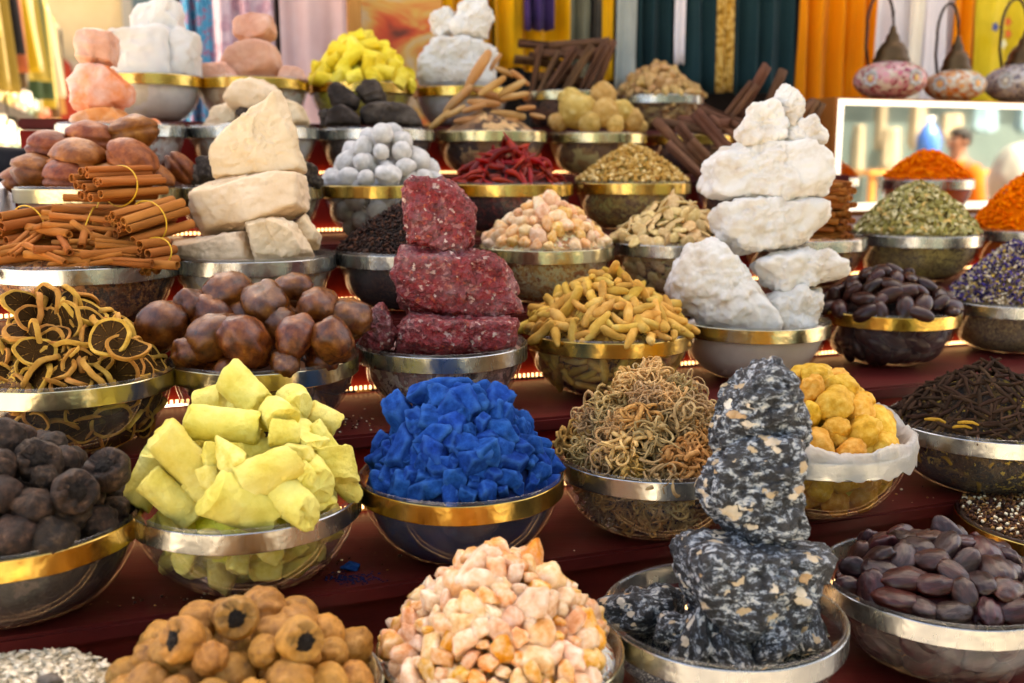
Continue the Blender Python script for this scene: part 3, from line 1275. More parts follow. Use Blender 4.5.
def put(name, me, px, py, d, roll, yaw_, pit, label, cat, group, s=1.0):
    """roll is the turn in the plane of the view from the front, then yaw about the upright axis"""
    q = Quaternion((0, 0, 1), yaw_) @ Quaternion((0, 1, 0), roll) @ Quaternion((1, 0, 0), pit)
    o = obj(name, me, loc=at_depth(px, py, d), rot=q, scale=s)
    return tag(o, label, cat, group)


# (px, py, depth offset, turn in view, yaw, mesh)
for px, py, dd, ro, yw, k, s in [(244, 391, .02, .62, -.5, 1, .95), (222, 425, -.035, .18, .25, 0, .95), (185, 461, -.065, .95, .25, 0, 1.0), (146, 482, -.04, -1.1, .5, 1, .85),
                                 (170, 498, -.075, .85, .3, 0, .8), (268, 473, -.085, -.42, .3, 2, 1.15), (238, 502, -.095, .5, .4, 4, 1.15), (291, 500, -.085, .4, -.6, 2, 1.1),
                                 (314, 479, -.06, .25, -1.15, 3, .85), (337, 466, -.03, 1.2, -.8, 3, .9), (278, 416, -.02, .15, -.9, 5, .9), (295, 402, .02, .4, -1.0, 5, .9), (305, 432, -.02, .3, -.8, 4, .9),
                                 (282, 433, -.045, .1, .3, 5, .75), (322, 443, -.01, .9, -.3, 1, .65), (225, 458, -.07, .2, .7, 4, .75), (211, 402, .05, -.3, .2, 3, .8), (320, 420, .05, .5, .2, 3, .8),
                                 (200, 450, -.0, .3, 1.0, 1, .8), (345, 484, -.02, 1.0, .4, 2, .7), (205, 490, -.06, .4, -.2, 3, .8), (312, 500, -.055, .8, .1, 3, .8), (258, 455, -.02, .0, .5, 3, .8), (165, 470, -.02, .9, .9, 1, .8), (235, 440, .0, .2, .2, 1, .8), (285, 455, -.01, .2, .2, 1, .8), (252, 415, .03, .2, .2, 1, .8)]:
    put('yellow_rod', yl[k], px, py, d0 + dd, ro, yw, rnd.uniform(0, 6), YL, 'chalk rod', YG, s)
for px, py, dd, s in [(232, 458, -.085, .019), (295, 452, -.06, .016), (300, 470, -.07, .015), (214, 482, -.08, .015)]:
    tag(obj('yellow_lump', rnd.choice(ychunk), loc=at_depth(px, py, d0 + dd), rot=rot_any(rnd), scale=s), 'small pale yellow broken lump among the yellow rods', 'chalk lump', 'yellow lumps among the rods')
strew('yellow_lump', 'chalk lump', 'pale yellow lump pressed against the glass under the rods', 'yellow lumps behind the glass', ychunk, wallpts(b, 40, .026, .080, .027, .032, 4, 2.2), .0205, 'any', jitter=.2, seed=4)
core(b, 'yellow_fill', 'yellow lumps packed under the rods in the middle left bowl', 'chalk', M_packed('yellow_fill', [(.1, '#7d7416'), (.5, '#b3ab32'), (.9, '#cbc452')], 30), .07, sink=.03, amp=.01, low=.07, inset=0.036)

b = Bowl(2, 461, 101, 'gold', 'glass bowl with gold band heaped with bright blue lumps', cy=471)
bu_m = M('blue_pigment', [(.25, '#052453'), (.5, '#0a3a80'), (.8, '#18529e')], 26, .9, .6, 150, .2, .006, .1, bdist=.003, u=.017, wear='#3a76bc')
bu_s = [lump('blue_lump', bu_m, 4, 8 + s % 4, .62, 1.0, 40, (1.2, .92, .85), [(1.6, .06, 'n'), (5, .03, 'n'), (11, .018, 'n')], s + 20) for s in range(10)]
pts = pile(b, .0118, .098, 1.9, .003, .845, .95, 2, 14)
BL, BG = 'bright blue pigment lump heaped in the central bowl', 'blue pigment lumps'
strew('blue_lump', 'pigment lump', BL, BG, bu_s, pts, .0130, 'any', jitter=.5, topbig=.25, seed=5, stretchx=.2)
for px, py, dd, s in [(434, 396, .0, .025), (478, 394, .0, .023), (402, 415, -.02, .023), (447, 415, -.045, .023), (470, 424, -.045, .02), (500, 425, -.03, .019), (424, 434, -.05, .02), (460, 404, -.02, .024)]:
    tag(obj('blue_lump', rnd.choice(bu_s), loc=at_depth(px, py, b.d + dd), rot=rot_any(rnd), scale=(s * 1.25, s, s * .85)), BL, 'pigment lump', BG)
core(b, 'blue_fill', 'dark blue pigment packed inside the gold banded central bowl', 'pigment', M('blue_fill', [(.3, '#051537'), (.7, '#0a2458')], 30, .9, .5, 60), .105, sink=.016, amp=.006)
o = obj('blue_crumb', bu_s[2], loc=W(*uv(on_v(352, 564, 1.21))[:2], CAMZ - STEP_H[2] + .006), rot=Euler((.2, .1, .4)), scale=(.012, .009, .006))
v_ = uv(at_depth(352, 564, 1.0))
def on_tread(px, py, row, dz=0.0):
    r = ray(px, py)
    return r * ((dz - STEP_H[row]) / r.z) + Vector((0, 0, CAMZ))


o.location = on_tread(352, 566, 2, .004)
tag(o, 'lone blue crumb fallen on the dark red step', 'pigment crumb')
dv, dfc = [], []
rg = random.Random(3)
for i in range(150):
    p = on_tread(352 + rg.gauss(0, 16), 578 + rg.gauss(0, 3), 2, .0008)
    vs, fs = grain_piece(.0016, .0014, .0006, rg)
    q = len(dv)
    dv += [Vector(v) * rg.uniform(.4, 1.4) + p for v in vs]
    dfc += [tuple(i_ + q for i_ in f) for f in fs]
tag(obj('blue_dust', mesh('blue_dust', dv, dfc, bpy.data.materials['blue_fill'])), 'blue pigment dust spilled on the dark red step', 'pigment dust', kind='stuff')

b = Bowl(2, 652, 95, 'silver', 'glass bowl with grey band heaped with tangled pale brown roots', cy=452)
ro_m = [M('root_tan', [(.25, '#9c7644'), (.6, '#cda86e'), (.85, '#e2c898')], 60, .85, .4, 200, .22, .012, .15),
        M('root_grey', [(.25, '#8a6a44'), (.6, '#bf9f70'), (.85, '#dcc296')], 60, .85, .4, 200, .22, .012, .15),
        M('root_ochre', [(.25, '#8e6230'), (.6, '#bc8e52'), (.85, '#d4b078')], 60, .85, .4, 200, .2, .012, .15)]


def root_tuft(name, mat, s, R=.03, nc=46, rr=.0017):
    rg = random.Random(s)
    parts = []
    for i in range(nc):
        p = Vector([rg.gauss(0, .35) for _ in range(3)]) * R
        d = Vector([rg.gauss(0, 1) for _ in range(3)]).normalized()
        pts = [p.copy()]
        cu = Vector([rg.gauss(0, 1) for _ in range(3)]) * rg.choice((.7, 1.2, 1.9))
        for k in range(12):
            d = (d + cu.cross(d) * .26 + Vector([rg.gauss(0, .2) for _ in range(3)]) - p * (.55 / R) * (p.length / R) ** 2).normalized()
            p = p + d * R * .17
            pts.append(p.copy())
        r0 = rr * rg.uniform(.6, 1.5)
        parts.append(tube(pts, [r0 * (1 - .05 * k) for k in range(len(pts))], 5, True))
    V, Fc, _ = join(parts)
    return mesh(name, V, Fc, mat)


rt = [root_tuft('root_tuft', ro_m[i % 3], i * 5 + 1, .03, 46, (.0021, .0017, .0026)[i % 3]) for i in range(6)]
pts = scatter(b, 46, .031, .108, 1.7, -.002, .82, seed=21)
strew('root_tuft', 'root tuft', 'tangled curly root tuft heaped in the bowl beside the blue lumps', 'curly root tufts', rt, pts, .98, 'any', jitter=.25, lift=-.004, seed=8)
strew('root_tuft', 'root tuft', 'tangled root tuft pressed against the glass beside the blue lumps', 'root tufts behind the glass', rt, wallpts(b, 30, .025, .085, .028, .034, 4, 1.9), .8, 'any', jitter=.15, seed=18)
core(b, 'root_fill', 'dark root litter packed inside the bowl of curly roots', 'roots', M_packed('root_fill', [(.1, '#1a0f07'), (.6, '#3d2814'), (.95, '#6a4a28')], 70), .078, sink=.018, amp=.008, inset=0.03)

b = Bowl(2, 812, 94, 'silver', 'glass bowl lined with a white plastic bag behind the speckled stone tower', cy=432)
kn_m = M('yellow_root_skin', [(.2, '#a86c14'), (.45, '#cf942c'), (.65, '#dcac50'), (.88, '#e6c88e')], 24, .6, .5, 110, .12, .012, .35, bdist=.003, u=.022)
kn_s = [ball('yellow_root_bulb', kn_m, 4, (1.25, .9, .85), [(.9, .22, 'n'), (2.2, .10, 'n'), (8, .02, 'n')], s) for s in range(5)]
pts = pile(b, .0205, .082, 1.6, .004, .78, .92, 2, 31)
strew('yellow_root_bulb', 'root bulb', 'knobbly yellow root bulb in the plastic lined bowl', 'knobbly yellow root bulbs', kn_s, pts, .0225, 'any', jitter=.28, seed=19)
strew('yellow_root_bulb', 'root bulb', 'knobbly yellow root bulb in the plastic lined bowl', 'knobbly yellow root bulbs', kn_s, wallpts(b, 32, .026, .082, .027, .032, 5, 1.9), .020, 'any', jitter=.2, seed=20)
core(b, 'root_bulb_fill', 'yellow root bulbs packed inside the plastic lined bowl', 'root bulbs', M_packed('root_bulb_fill', [(.1, '#5a3708'), (.6, '#a87420'), (.95, '#c99a44')], 40), .06, sink=.02, inset=0.034)
pm, nt, bs = newmat('plastic_film')
bs.inputs['Base Color'].default_value = (.78, .75, .68, 1)
bs.inputs['Roughness'].default_value = .3
bs.inputs['Alpha'].default_value = .5
add_bump(nt, bs, coords(nt), 90, .8, .006)
bs.inputs['Subsurface Weight'].default_value = 0
vs, fs = [], []
n = 260
prof = [(-.016, -.012), (-.008, .004), (.0, .012), (.0055, .009), (.0065, -.004), (.0055, -.014), (.0045, -.024)]
for i in range(n):
    a = 2 * PI * i / n
    for k, (dr, dz) in enumerate(prof):
        w1 = noise.noise(Vector((math.cos(a) * 5, math.sin(a) * 5, k * .3)))
        w2 = noise.noise(Vector((math.cos(a) * 14, math.sin(a) * 14, k * .6 + 7)))
        up = max(0, noise.noise(Vector((math.cos(a) * 1.6 + 3, math.sin(a) * 1.6, 2)))) * .03 * (1 if k in (1, 2, 3) else .2)
        w3 = noise.noise(Vector((math.cos(a) * 34, math.sin(a) * 34, k * .25 + 3)))
        r = b.R + dr + .005 * w1 + .004 * w2 + .0028 * w3
        if k >= 3:
            r = max(r, b.R + .0038 + .0006 * k)
        vs.append((r * math.cos(a), r * math.sin(a), BH + dz + up + (.010 * w1 + .005 * w2) * (k >= 4) + .004 * w3 * (k in (1, 2))))
for i in range(n):
    for k in range(len(prof) - 1):
        j = (i + 1) % n
        fs.append((i * len(prof) + k, j * len(prof) + k, j * len(prof) + k + 1, i * len(prof) + k + 1))
tag(obj('plastic_bag', mesh('plastic_bag', vs, fs, pm), loc=b.loc), 'crumpled milky plastic bag folded over the rim of the yellow root bowl', 'plastic bag')

b = Bowl(2, 985, 91, 'silver', 'glass bowl at the right edge heaped with thin dark brown sticks', cy=412)
sk_m = M('dark_twig', [(.25, '#1d120b'), (.55, '#37251a'), (.85, '#5c4430')], 60, .8, .7, 220, .28, .01, .12, stretch=(.4, 1, 1))
sk_s = [capsule('dark_twig', .040, .0029, sk_m, .03 * (s - 1), s, (.6, .95, 1, .9, .8, .6), 8, [(90, .0012), (260, .0008)]) for s in range(4)]
pts = scatter(b, 298, .0112, .082, 1.4, -.001, .92, seed=41)
strew('dark_twig', 'twig', 'short thin dark brown stick heaped in the bowl at the right edge', 'dark brown sticks', sk_s, pts, 1, 'long', .22, .2, .002, seed=10)
core(b, 'twig_fill', 'dark sticks and yellow strips packed inside the bowl at the right edge', 'twigs', M_packed('twig_fill', [(.1, '#120a05'), (.6, '#33210f'), (.85, '#4e3817'), (.97, '#a07c2c')], 60), .076, sink=.01)
yp = M('yellow_peel', [(.3, '#8f6412'), (.7, '#bb8f33')], 40, .7, .3, 120, .2)
py_s = [mesh('yellow_strip', *tube([(-.02, 0, 0), (-.008, .003, .002), (.008, .001, .004), (.02, -.004, .001)], [.0025, .0035, .0032, .002], 6), yp)]
strew('yellow_strip', 'peel strip', 'thin yellow strip caught among the dark sticks at the right edge', 'yellow strips among the dark sticks', py_s,
      wallpts(b, 14, .02, .075, .02, .009, 6, 1.7), 1, 'long', .1, .3, seed=12)
for px, py in ((935, 421), (968, 424), (962, 428)):
    tag(obj('yellow_strip', py_s[0], loc=at_depth(px, py, b.d - .1), rot=Euler((0, .1, rnd.uniform(-.5, .5))), scale=.7), 'thin yellow strip on top of the stick heap by the rim', 'peel strip', 'yellow strips by the rim')

# =================================================================== ROW 3
b = Bowl(3, 70, 99, 'pale', 'glass bowl at the left edge heaped with dried lemon slices', cy=366)
rind = M('lemon_rind', [(.2, '#7c4a16'), (.45, '#b27e38'), (.7, '#c9994e'), (.9, '#dcb878')], 60, .75, .6, 160, .2, .015, .15)


def flesh_mat():
    m, nt, bs = newmat('lemon_flesh')
    tc = nt.nodes.new('ShaderNodeTexCoord')
    sx = nt.nodes.new('ShaderNodeSeparateXYZ')
    nt.links.new(tc.outputs['Object'], sx.inputs[0])
    at = nt.nodes.new('ShaderNodeMath')
    at.operation = 'ARCTAN2'
    nt.links.new(sx.outputs[0], at.inputs[0])
    nt.links.new(sx.outputs[1], at.inputs[1])
    m1 = nt.nodes.new('ShaderNodeMath')
    m1.operation = 'MULTIPLY'
    m1.inputs[1].default_value = 4.0
    nt.links.new(at.outputs[0], m1.inputs[0])
    cs = nt.nodes.new('ShaderNodeMath')
    cs.operation = 'COSINE'
    nt.links.new(m1.outputs[0], cs.inputs[0])
    ab = nt.nodes.new('ShaderNodeMath')
    ab.operation = 'ABSOLUTE'
    nt.links.new(cs.outputs[0], ab.inputs[0])
    n = noise_tex(nt, tc.outputs['Object'], 300, 5)
    a2 = nt.nodes.new('ShaderNodeMath')
    a2.operation = 'MULTIPLY_ADD'
    a2.inputs[1].default_value = .9
    nt.links.new(n.outputs[0], a2.inputs[0])
    nt.links.new(ab.outputs[0], a2.inputs[2])
    r = ramp(nt, [(.3, '#a8813f'), (.5, '#5c3c18'), (.8, '#21140a'), (1, '#3c2812')])
    nt.links.new(a2.outputs[0], r.inputs[0])
    nt.links.new(vary(nt, r.outputs[0], .3), bs.inputs['Base Color'])
    bs.inputs['Roughness'].default_value = .7
    bs.inputs['Specular IOR Level'].default_value = .03
    add_bump(nt, bs, tc.outputs['Object'], 260, .8, .003)
    return m


flesh = flesh_mat()


def slice_mesh(s, R=.030):
    rg = random.Random(s)
    na = 36
    bend, bend2, tw = rg.uniform(-12, 12), rg.uniform(-7, 7), rg.uniform(-8, 8)
    ell = rg.uniform(.62, .98)
    th = rg.uniform(.0026, .0042)
    prof = [(0, .7), (.3, .74), (.6, .8), (.84, .86), (.885, .93), (.93, 1.0), (.975, .93), (1.0, .6), (1.0, -.6), (.975, -.93), (.93, -1.0), (.885, -.93), (.84, -.86), (.6, -.8), (.3, -.74), (0, -.7)]
    vs, fs, fm = [], [], []
    for q, t in prof:
        for k in range(na):
            a = 2 * PI * k / na
            rr = R * q * (1 + .09 * noise.noise(Vector((math.cos(a) * 1.7, math.sin(a) * 1.7, s))))
            x, y = rr * math.cos(a), rr * math.sin(a) * ell
            z = t * th + bend * x * x + bend2 * y * y + tw * x * y + .004 * noise.noise(Vector((x * 45, y * 45, s + 3))) + .0009 * noise.noise(Vector((x * 190, y * 190, s + t)))
            vs.append((x, y, z))
    for i in range(len(prof) - 1):
        for k in range(na):
            fs.append((i * na + k, i * na + (k + 1) % na, (i + 1) * na + (k + 1) % na, (i + 1) * na + k))
            fm.append(0 if 3 <= i <= 11 else 1)
    return mesh('lemon_slice', vs, fs, [rind, flesh], True, fm, sharp=42)


sl = [slice_mesh(s) for s in range(7)]
SLL, SLG = 'dried lemon slice with dark flesh heaped in the bowl at the left edge', 'dried lemon slices'
pts = pile(b, .0125, .092, 1.3, 0, .76, .95, 2, 51)
strew('lemon_slice', 'lemon slice', SLL, SLG, sl, pts, .92, 'flat', .55, .22, .003, seed=13)
strew('lemon_slice', 'lemon slice', 'dried lemon slice pressed against the glass at the left edge', 'lemon slices behind the glass', sl, wallpts(b, 34, .028, .082, .025, .013, 7, 1.8), .9, 'flat', .12, .12, seed=14)
for px, py, dd, e in [(37, 320, -.05, (1.1, .25, .5)), (34, 352, -.09, (1.0, .1, .8)), (110, 338, -.07, (1.0, -.2, .1)), (128, 350, -.07, (.75, .2, .3)), (22, 305, -.02, (1.2, .5, .9))]:
    tag(obj('lemon_slice', sl[int(px) % 7], loc=at_depth(px, py, b.d + dd), rot=Euler(e), scale=.9), SLL, 'lemon slice', SLG)
core(b, 'lemon_fill', 'broken lemon slices packed inside the bowl at the left edge', 'lemon slices', M_packed('lemon_fill', [(.1, '#1b0e06'), (.5, '#5a360e'), (.9, '#a8742a')], 60), .075, sink=.012, amp=.006, inset=0.016)

b = Bowl(3, 264, 92, 'pale', 'glass bowl heaped with large glossy brown fruits beside the red rocks', cy=356)
fr_m = M('brown_fruit_skin', [(.28, '#2a1206'), (.47, '#5a2b0f'), (.64, '#7c4418'), (.85, '#a8743a')], 12, .27, .3, 110, .16, .006, .8, bdist=.003, u=.04)
fr_s = [ball('brown_fruit', fr_m, 4, (1.18, .92, .92), [(.9, .18, 'n'), (2.4, .06, 'n'), (3.2, .035, 'r'), (9, .015, 'n')], s + 4) for s in range(6)]
FL, FG = 'large glossy brown dried fruit in the bowl left of the red rocks', 'large brown dried fruits'
for px, py, dd, r in [(228, 293, .0, 27), (265, 306, -.03, 27), (291, 290, .02, 22), (214, 338, -.08, 29), (247, 343, -.1, 30), (295, 337, -.09, 23), (318, 307, -.02, 25), (333, 341, -.085, 24), (160, 328, -.04, 30), (193, 309, -.02, 22),
                      (190, 355, -.08, 22), (285, 365, -.1, 18), (350, 318, -.01, 24), (322, 358, -.06, 20), (215, 318, -.02, 26), (280, 322, -.03, 26), (247, 318, .0, 28), (300, 305, .04, 25), (230, 372, -.09, 20)]:
    tag(obj('brown_fruit', fr_s[rnd.randrange(6)], loc=at_depth(px, py, b.d + dd), rot=rot_any(rnd), scale=r * (b.d + dd) / F * .88), FL, 'dried fruit', FG)
strew('brown_fruit', 'dried fruit', FL, FG, fr_s, wallpts(b, 18, .03, .08, .044, .042, 8, 1.7), .032, 'any', jitter=.1, seed=15)
core(b, 'fruit_fill', 'brown fruits packed inside the bowl beside the red rocks', 'dried fruits', M_packed('fruit_fill', [(.1, '#1a0c07'), (.6, '#462413'), (.95, '#7a4e30')], 22), .05, sink=.03, inset=0.045)

b = Bowl(3, 442, 84, 'silver', 'glass bowl with grey band under the red rock tower', cy=338)


def red_mat():
    m, nt, bs = newmat('red_rock')
    v = coords(nt, True)
    wn = noise_tex(nt, v, 130, 4)
    wv = nt.nodes.new('ShaderNodeVectorMath')
    wv.operation = 'MULTIPLY_ADD'
    wv.inputs[1].default_value = (.016, .016, .016)
    nt.links.new(wn.outputs['Color'], wv.inputs[0])
    nt.links.new(v, wv.inputs[2])
    big = noise_tex(nt, v, 14, 4)
    rb = ramp(nt, [(.34, '#4c0c0e'), (.47, '#8c1a1a'), (.56, '#824040'), (.7, '#ae8884')])
    nt.links.new(big.outputs[0], rb.inputs[0])
    vo = nt.nodes.new('ShaderNodeTexVoronoi')
    vo.inputs['Scale'].default_value = 190
    nt.links.new(wv.outputs[0], vo.inputs['Vector'])
    sp = nt.nodes.new('ShaderNodeSeparateColor')
    nt.links.new(vo.outputs['Color'], sp.inputs[0])
    r2 = ramp(nt, [(0, '#430b0e'), (.25, '#7a1418'), (.52, '#98262a'), (.72, '#84424a'), (.87, '#b87f78'), (.95, '#dcc4b8'), (.975, '#c4603c')], 'CONSTANT')
    nt.links.new(sp.outputs[0], r2.inputs[0])
    mx = nt.nodes.new('ShaderNodeMix')
    mx.data_type = 'RGBA'
    mx.inputs[0].default_value = .5
    nt.links.new(rb.outputs[0], mx.inputs[6])
    nt.links.new(r2.outputs[0], mx.inputs[7])
    vb = nt.nodes.new('ShaderNodeTexVoronoi')
    vb.inputs['Scale'].default_value = 95
    nt.links.new(wv.outputs[0], vb.inputs['Vector'])
    s2 = nt.nodes.new('ShaderNodeSeparateColor')
    nt.links.new(vb.outputs['Color'], s2.inputs[0])
    th = nt.nodes.new('ShaderNodeMath')
    th.operation = 'GREATER_THAN'
    cl_ = noise_tex(nt, v, 24, 3)
    cm_ = nt.nodes.new('ShaderNodeMapRange')
    cm_.inputs['From Min'].default_value = .42
    cm_.inputs['From Max'].default_value = .62
    cm_.inputs['To Min'].default_value = .99
    cm_.inputs['To Max'].default_value = .62
    nt.links.new(cl_.outputs[0], cm_.inputs['Value'])
    nt.links.new(cm_.outputs[0], th.inputs[1])
    nt.links.new(s2.outputs[0], th.inputs[0])
    ds = nt.nodes.new('ShaderNodeMapRange')
    ds.inputs['From Min'].default_value = .36
    ds.inputs['From Max'].default_value = .28
    nt.links.new(vb.outputs['Distance'], ds.inputs['Value'])
    mu = nt.nodes.new('ShaderNodeMath')
    mu.operation = 'MULTIPLY'
    nt.links.new(th.outputs[0], mu.inputs[0])
    nt.links.new(ds.outputs[0], mu.inputs[1])
    m2 = nt.nodes.new('ShaderNodeMix')
    m2.data_type = 'RGBA'
    nt.links.new(mu.outputs[0], m2.inputs[0])
    nt.links.new(mx.outputs[2], m2.inputs[6])
    m2.inputs[7].default_value = lin('#cfb3a6')
    nt.links.new(m2.outputs[2], bs.inputs['Base Color'])
    bs.inputs['Roughness'].default_value = .45
    bs.inputs['Specular IOR Level'].default_value = .5
    bp = nt.nodes.new('ShaderNodeBump')
    bp.inputs['Strength'].default_value = .8
    bp.inputs['Distance'].default_value = .004
    nt.links.new(vo.outputs['Distance'], bp.inputs['Height'])
    nt.links.new(bp.outputs[0], bs.inputs['Normal'])
    return m


red_m = red_mat()
RL = [(20, .006, 'n'), (34, .003, 'c'), (70, .002, 'c'), (55, .003, 'n'), (120, .0025, 'n'), (260, .0012, 'n')]
outline_rock('red_rock', 'rounded red rock with pale grains on top of the red tower', 'rock', red_m, [(403, 200), (412, 184), (440, 178), (464, 188), (477, 206), (476, 240), (464, 254), (408, 246), (402, 225)], b.d - .01, .10, RL, 20, 6, 4)
outline_rock('red_rock', 'widest deep red rock with a raw front face in the middle of the red tower', 'rock', red_m, [(394, 262), (402, 243), (440, 246), (494, 248), (508, 268), (523, 312), (500, 320), (420, 316), (400, 304)], b.d - .015, .13, RL, 34, 6, 5)
outline_rock('red_rock', 'red brown rock slab at the bottom of the red tower by the rim', 'rock', red_m, [(398, 330), (410, 313), (460, 314), (516, 318), (518, 342), (500, 356), (420, 358), (398, 354)], b.d - .045, .12, RL, 34, 6, 6)
outline_rock('red_rock', 'small purplish rock standing left of the red tower', 'rock', red_m, [(366, 312), (380, 303), (394, 318), (396, 348), (376, 354), (360, 342)], b.d - .05, .05, RL, 14, 5, 7)
core(b, 'red_rock_rubble', 'greyish pink rubble filling the bowl under the red tower', 'rubble', M_packed('red_rubble', [(.1, '#3a2420'), (.6, '#7c5a54'), (.95, '#a88c84')], 40), .004, sink=.014, amp=.006)

b = Bowl(3, 607, 83, 'gold', 'glass bowl with gold band heaped with yellow finger roots', cy=330)
tu_m = M('finger_root_skin', [(.2, '#a06c22'), (.5, '#cb9a46'), (.75, '#dab468'), (.92, '#c4a26c')], 40, .75, .6, 170, .16, .012, .2, bdist=.002)
tu_s = [capsule('finger_root', .044, .0068, tu_m, .10 * (s % 3 - 1), s, ((.7, .95, 1, .95, .9, .7), (.6, .9, 1.1, .95, .8, .55), (.8, .9, .95, 1.05, 1.1, .85))[s % 3], 10, [(70, .0022), (200, .0012)]) for s in range(5)]
TL, TG = 'curved yellow finger root heaped right of the red tower', 'yellow finger roots'
pts = scatter(b, 150, .017, .088, 1.4, .0, .95, seed=61)
strew('finger_root', 'finger root', TL, TG, tu_s, pts, 1.05, 'long', .4, .25, .003, seed=16, stretchx=.15)
strew('finger_root', 'finger root', 'finger root lying behind the glass under the gold band', 'finger roots behind the glass', tu_s, wallpts(b, 60, .02, .085, .0155, .011, 9, 1.7), .95, 'long', .1, .2, seed=17)
core(b, 'finger_root_fill', 'finger roots packed inside the gold banded bowl right of the red tower', 'finger roots', M_packed('finger_root_fill', [(.1, '#3a230a'), (.6, '#7c5518'), (.95, '#a88038')], 55), .075, sink=.012, inset=0.014)

b = Bowl(3, 752, 75, 'pale', 'glass bowl full of white powdery stone under the white tower', cy=318)
wh_m = M('white_mineral', [(.22, '#a8927a'), (.36, '#c6baaa'), (.5, '#d2ccc2'), (.8, '#dad7d1')], 22, .85, .6, 90, .03, 0, .2, sss=.12, bdist=.004, srad=.012, detail=10)
WL = [(12, .013, 'n'), (30, .008, 'n'), (38, .005, 'v'), (70, .004, 'v'), (100, .003, 'n'), (230, .0012, 'n')]
wd = b.d
for lab, pts, dd, th, p, sd_ in [
    ('white knobbly lump at the very top of the white tower', [(765, 128), (768, 100), (782, 84), (800, 90), (802, 112), (796, 132)], -.02, .07, 8, 11),
    ('round white lump below the tip of the white tower on its left', [(734, 132), (748, 104), (772, 100), (790, 118), (786, 145), (748, 148)], -.035, .07, 8, 12),
    ('small white lump below the tip of the white tower on its right', [(780, 136), (790, 118), (812, 116), (826, 130), (822, 144), (792, 148)], -.03, .06, 8, 13),
    ('big white block with stained face in the upper white tower', [(705, 182), (714, 158), (738, 142), (790, 138), (822, 148), (829, 176), (822, 198), (770, 203), (708, 197)], -.02, .12, 13, 14),
    ('flat white block second from the bottom of the white tower', [(706, 216), (718, 202), (770, 201), (822, 204), (826, 222), (804, 242), (772, 250), (744, 256), (720, 240)], -.02, .12, 13, 15),
    ('white slab jutting out to the right over the dark pods', [(750, 258), (790, 252), (828, 242), (843, 256), (845, 276), (820, 288), (790, 292), (768, 288)], -.03, .10, 12, 16),
    ('large white boulder leaning at the lower left of the white tower', [(667, 278), (682, 252), (708, 240), (730, 236), (744, 262), (768, 302), (790, 328), (740, 333), (700, 326), (674, 304)], -.05, .11, 12, 17),
    ('white chunk filling the lower right of the white tower bowl', [(764, 300), (790, 286), (822, 290), (825, 318), (812, 332), (770, 334)], -.035, .09, 10, 18)]:
    outline_rock('white_rock', lab, 'rock', wh_m, pts, wd + dd, th, WL, p, 6, sd_, grow=1.08)
core(b, 'white_powder', 'white powdery stone filling the bowl under the white tower', 'powder', M('white_fill', [(.3, '#dccfc3'), (.7, '#eee7de')], 12, .9, .4, 40, 0), .01, sink=.016, amp=.004)

b = Bowl(3, 887, 68, 'gold', 'glass bowl with gold band heaped with smooth dark brown beans', cy=309)
be_m = M('dark_bean', [(.3, '#1e0d09'), (.6, '#3a1c15'), (.85, '#5c3226')], 30, .3, .15, 60, .3, .01, .5, stretch=(.4, 1, 1), u=.025)
be_s = [ball('dark_bean', be_m, 4, (1, .6, .48), [(1.1, .07, 'n')], s + 30) for s in range(4)]
pts = scatter(b, 60, .029, .066, 1.7, -.002, .93, seed=71)
strew('dark_bean', 'bean', 'smooth dark brown bean heaped right of the white tower', 'smooth dark brown beans', be_s, pts, .0255, 'flat', .3, .15, .004, seed=21)
strew('dark_bean', 'bean', 'smooth dark brown bean heaped right of the white tower', 'smooth dark brown beans', be_s, wallpts(b, 34, .02, .082, .023, .017, 9, 1.6), .024, 'flat', .2, .15, seed=22)
core(b, 'bean_fill', 'dark beans packed inside the bowl right of the white tower', 'beans', M_packed('bean_fill', [(.1, '#080403'), (.6, '#1f100c'), (.95, '#3a241b')], 40), .045, sink=.018, inset=0.02)

b = Bowl(3, 1012, 66, 'silver', 'glass bowl at the right edge heaped with purple flower buds', cy=300, v=1.54)
rg = random.Random(12)
loose(b, 'flower_buds', 'loose purple and cream dried flower buds at the right edge', 'flower buds', [leaf_piece(.0052, .0026, .002, rg) for _ in range(4)] + [grain_piece(.004, .0026, .0024, rg) for _ in range(4)], 3400, .115,
      M_chips('flower_bud', [(0, '#2e2350'), (.2, '#4a3a78'), (.38, '#6f5a8c'), (.5, '#b7a284'), (.66, '#cdbb9c'), (.8, '#8c7448'), (.9, '#231b3e'), (.96, '#c09a3e')], .85),
      M_packed('flower_bud_fill', [(.1, '#2c1d14'), (.6, '#6a5030'), (.95, '#9c8050')], 130), 1.25, mode='any')
# =================================================================== ROW 4
b = Bowl(4, 85, 89, 'silver', 'glass bowl with grey band at the left heaped with tied cinnamon bundles', cy=263)
ci_m = M('cinnamon_bark', [(.2, '#6c3816'), (.5, '#9e5c2a'), (.75, '#b4743c'), (.92, '#cc965e')], 30, .75, .5, 150, .18, .006, .15, stretch=(.25, 1, 1), bdist=.0015)
st_m = M_plain('yellow_string', '#d9a520', .6)
qs = [mesh('cinnamon_stick', *quill(.085, .0060, 1.3, .0011, False, s), ci_m) for s in range(3)] + \
     [mesh('cinnamon_stick', *quill(.085, .0070, 1, .0009, True, s), ci_m) for s in range(3)]


qt = [mesh('cinnamon_stick', *quill(.085, .0082, 1.15, .0013, False, s + 50), ci_m, sharp=35) for s in range(4)] + [mesh('cinnamon_stick', *quill(.085, .0090, 1, .0012, True, s + 50), ci_m, sharp=35) for s in range(2)]


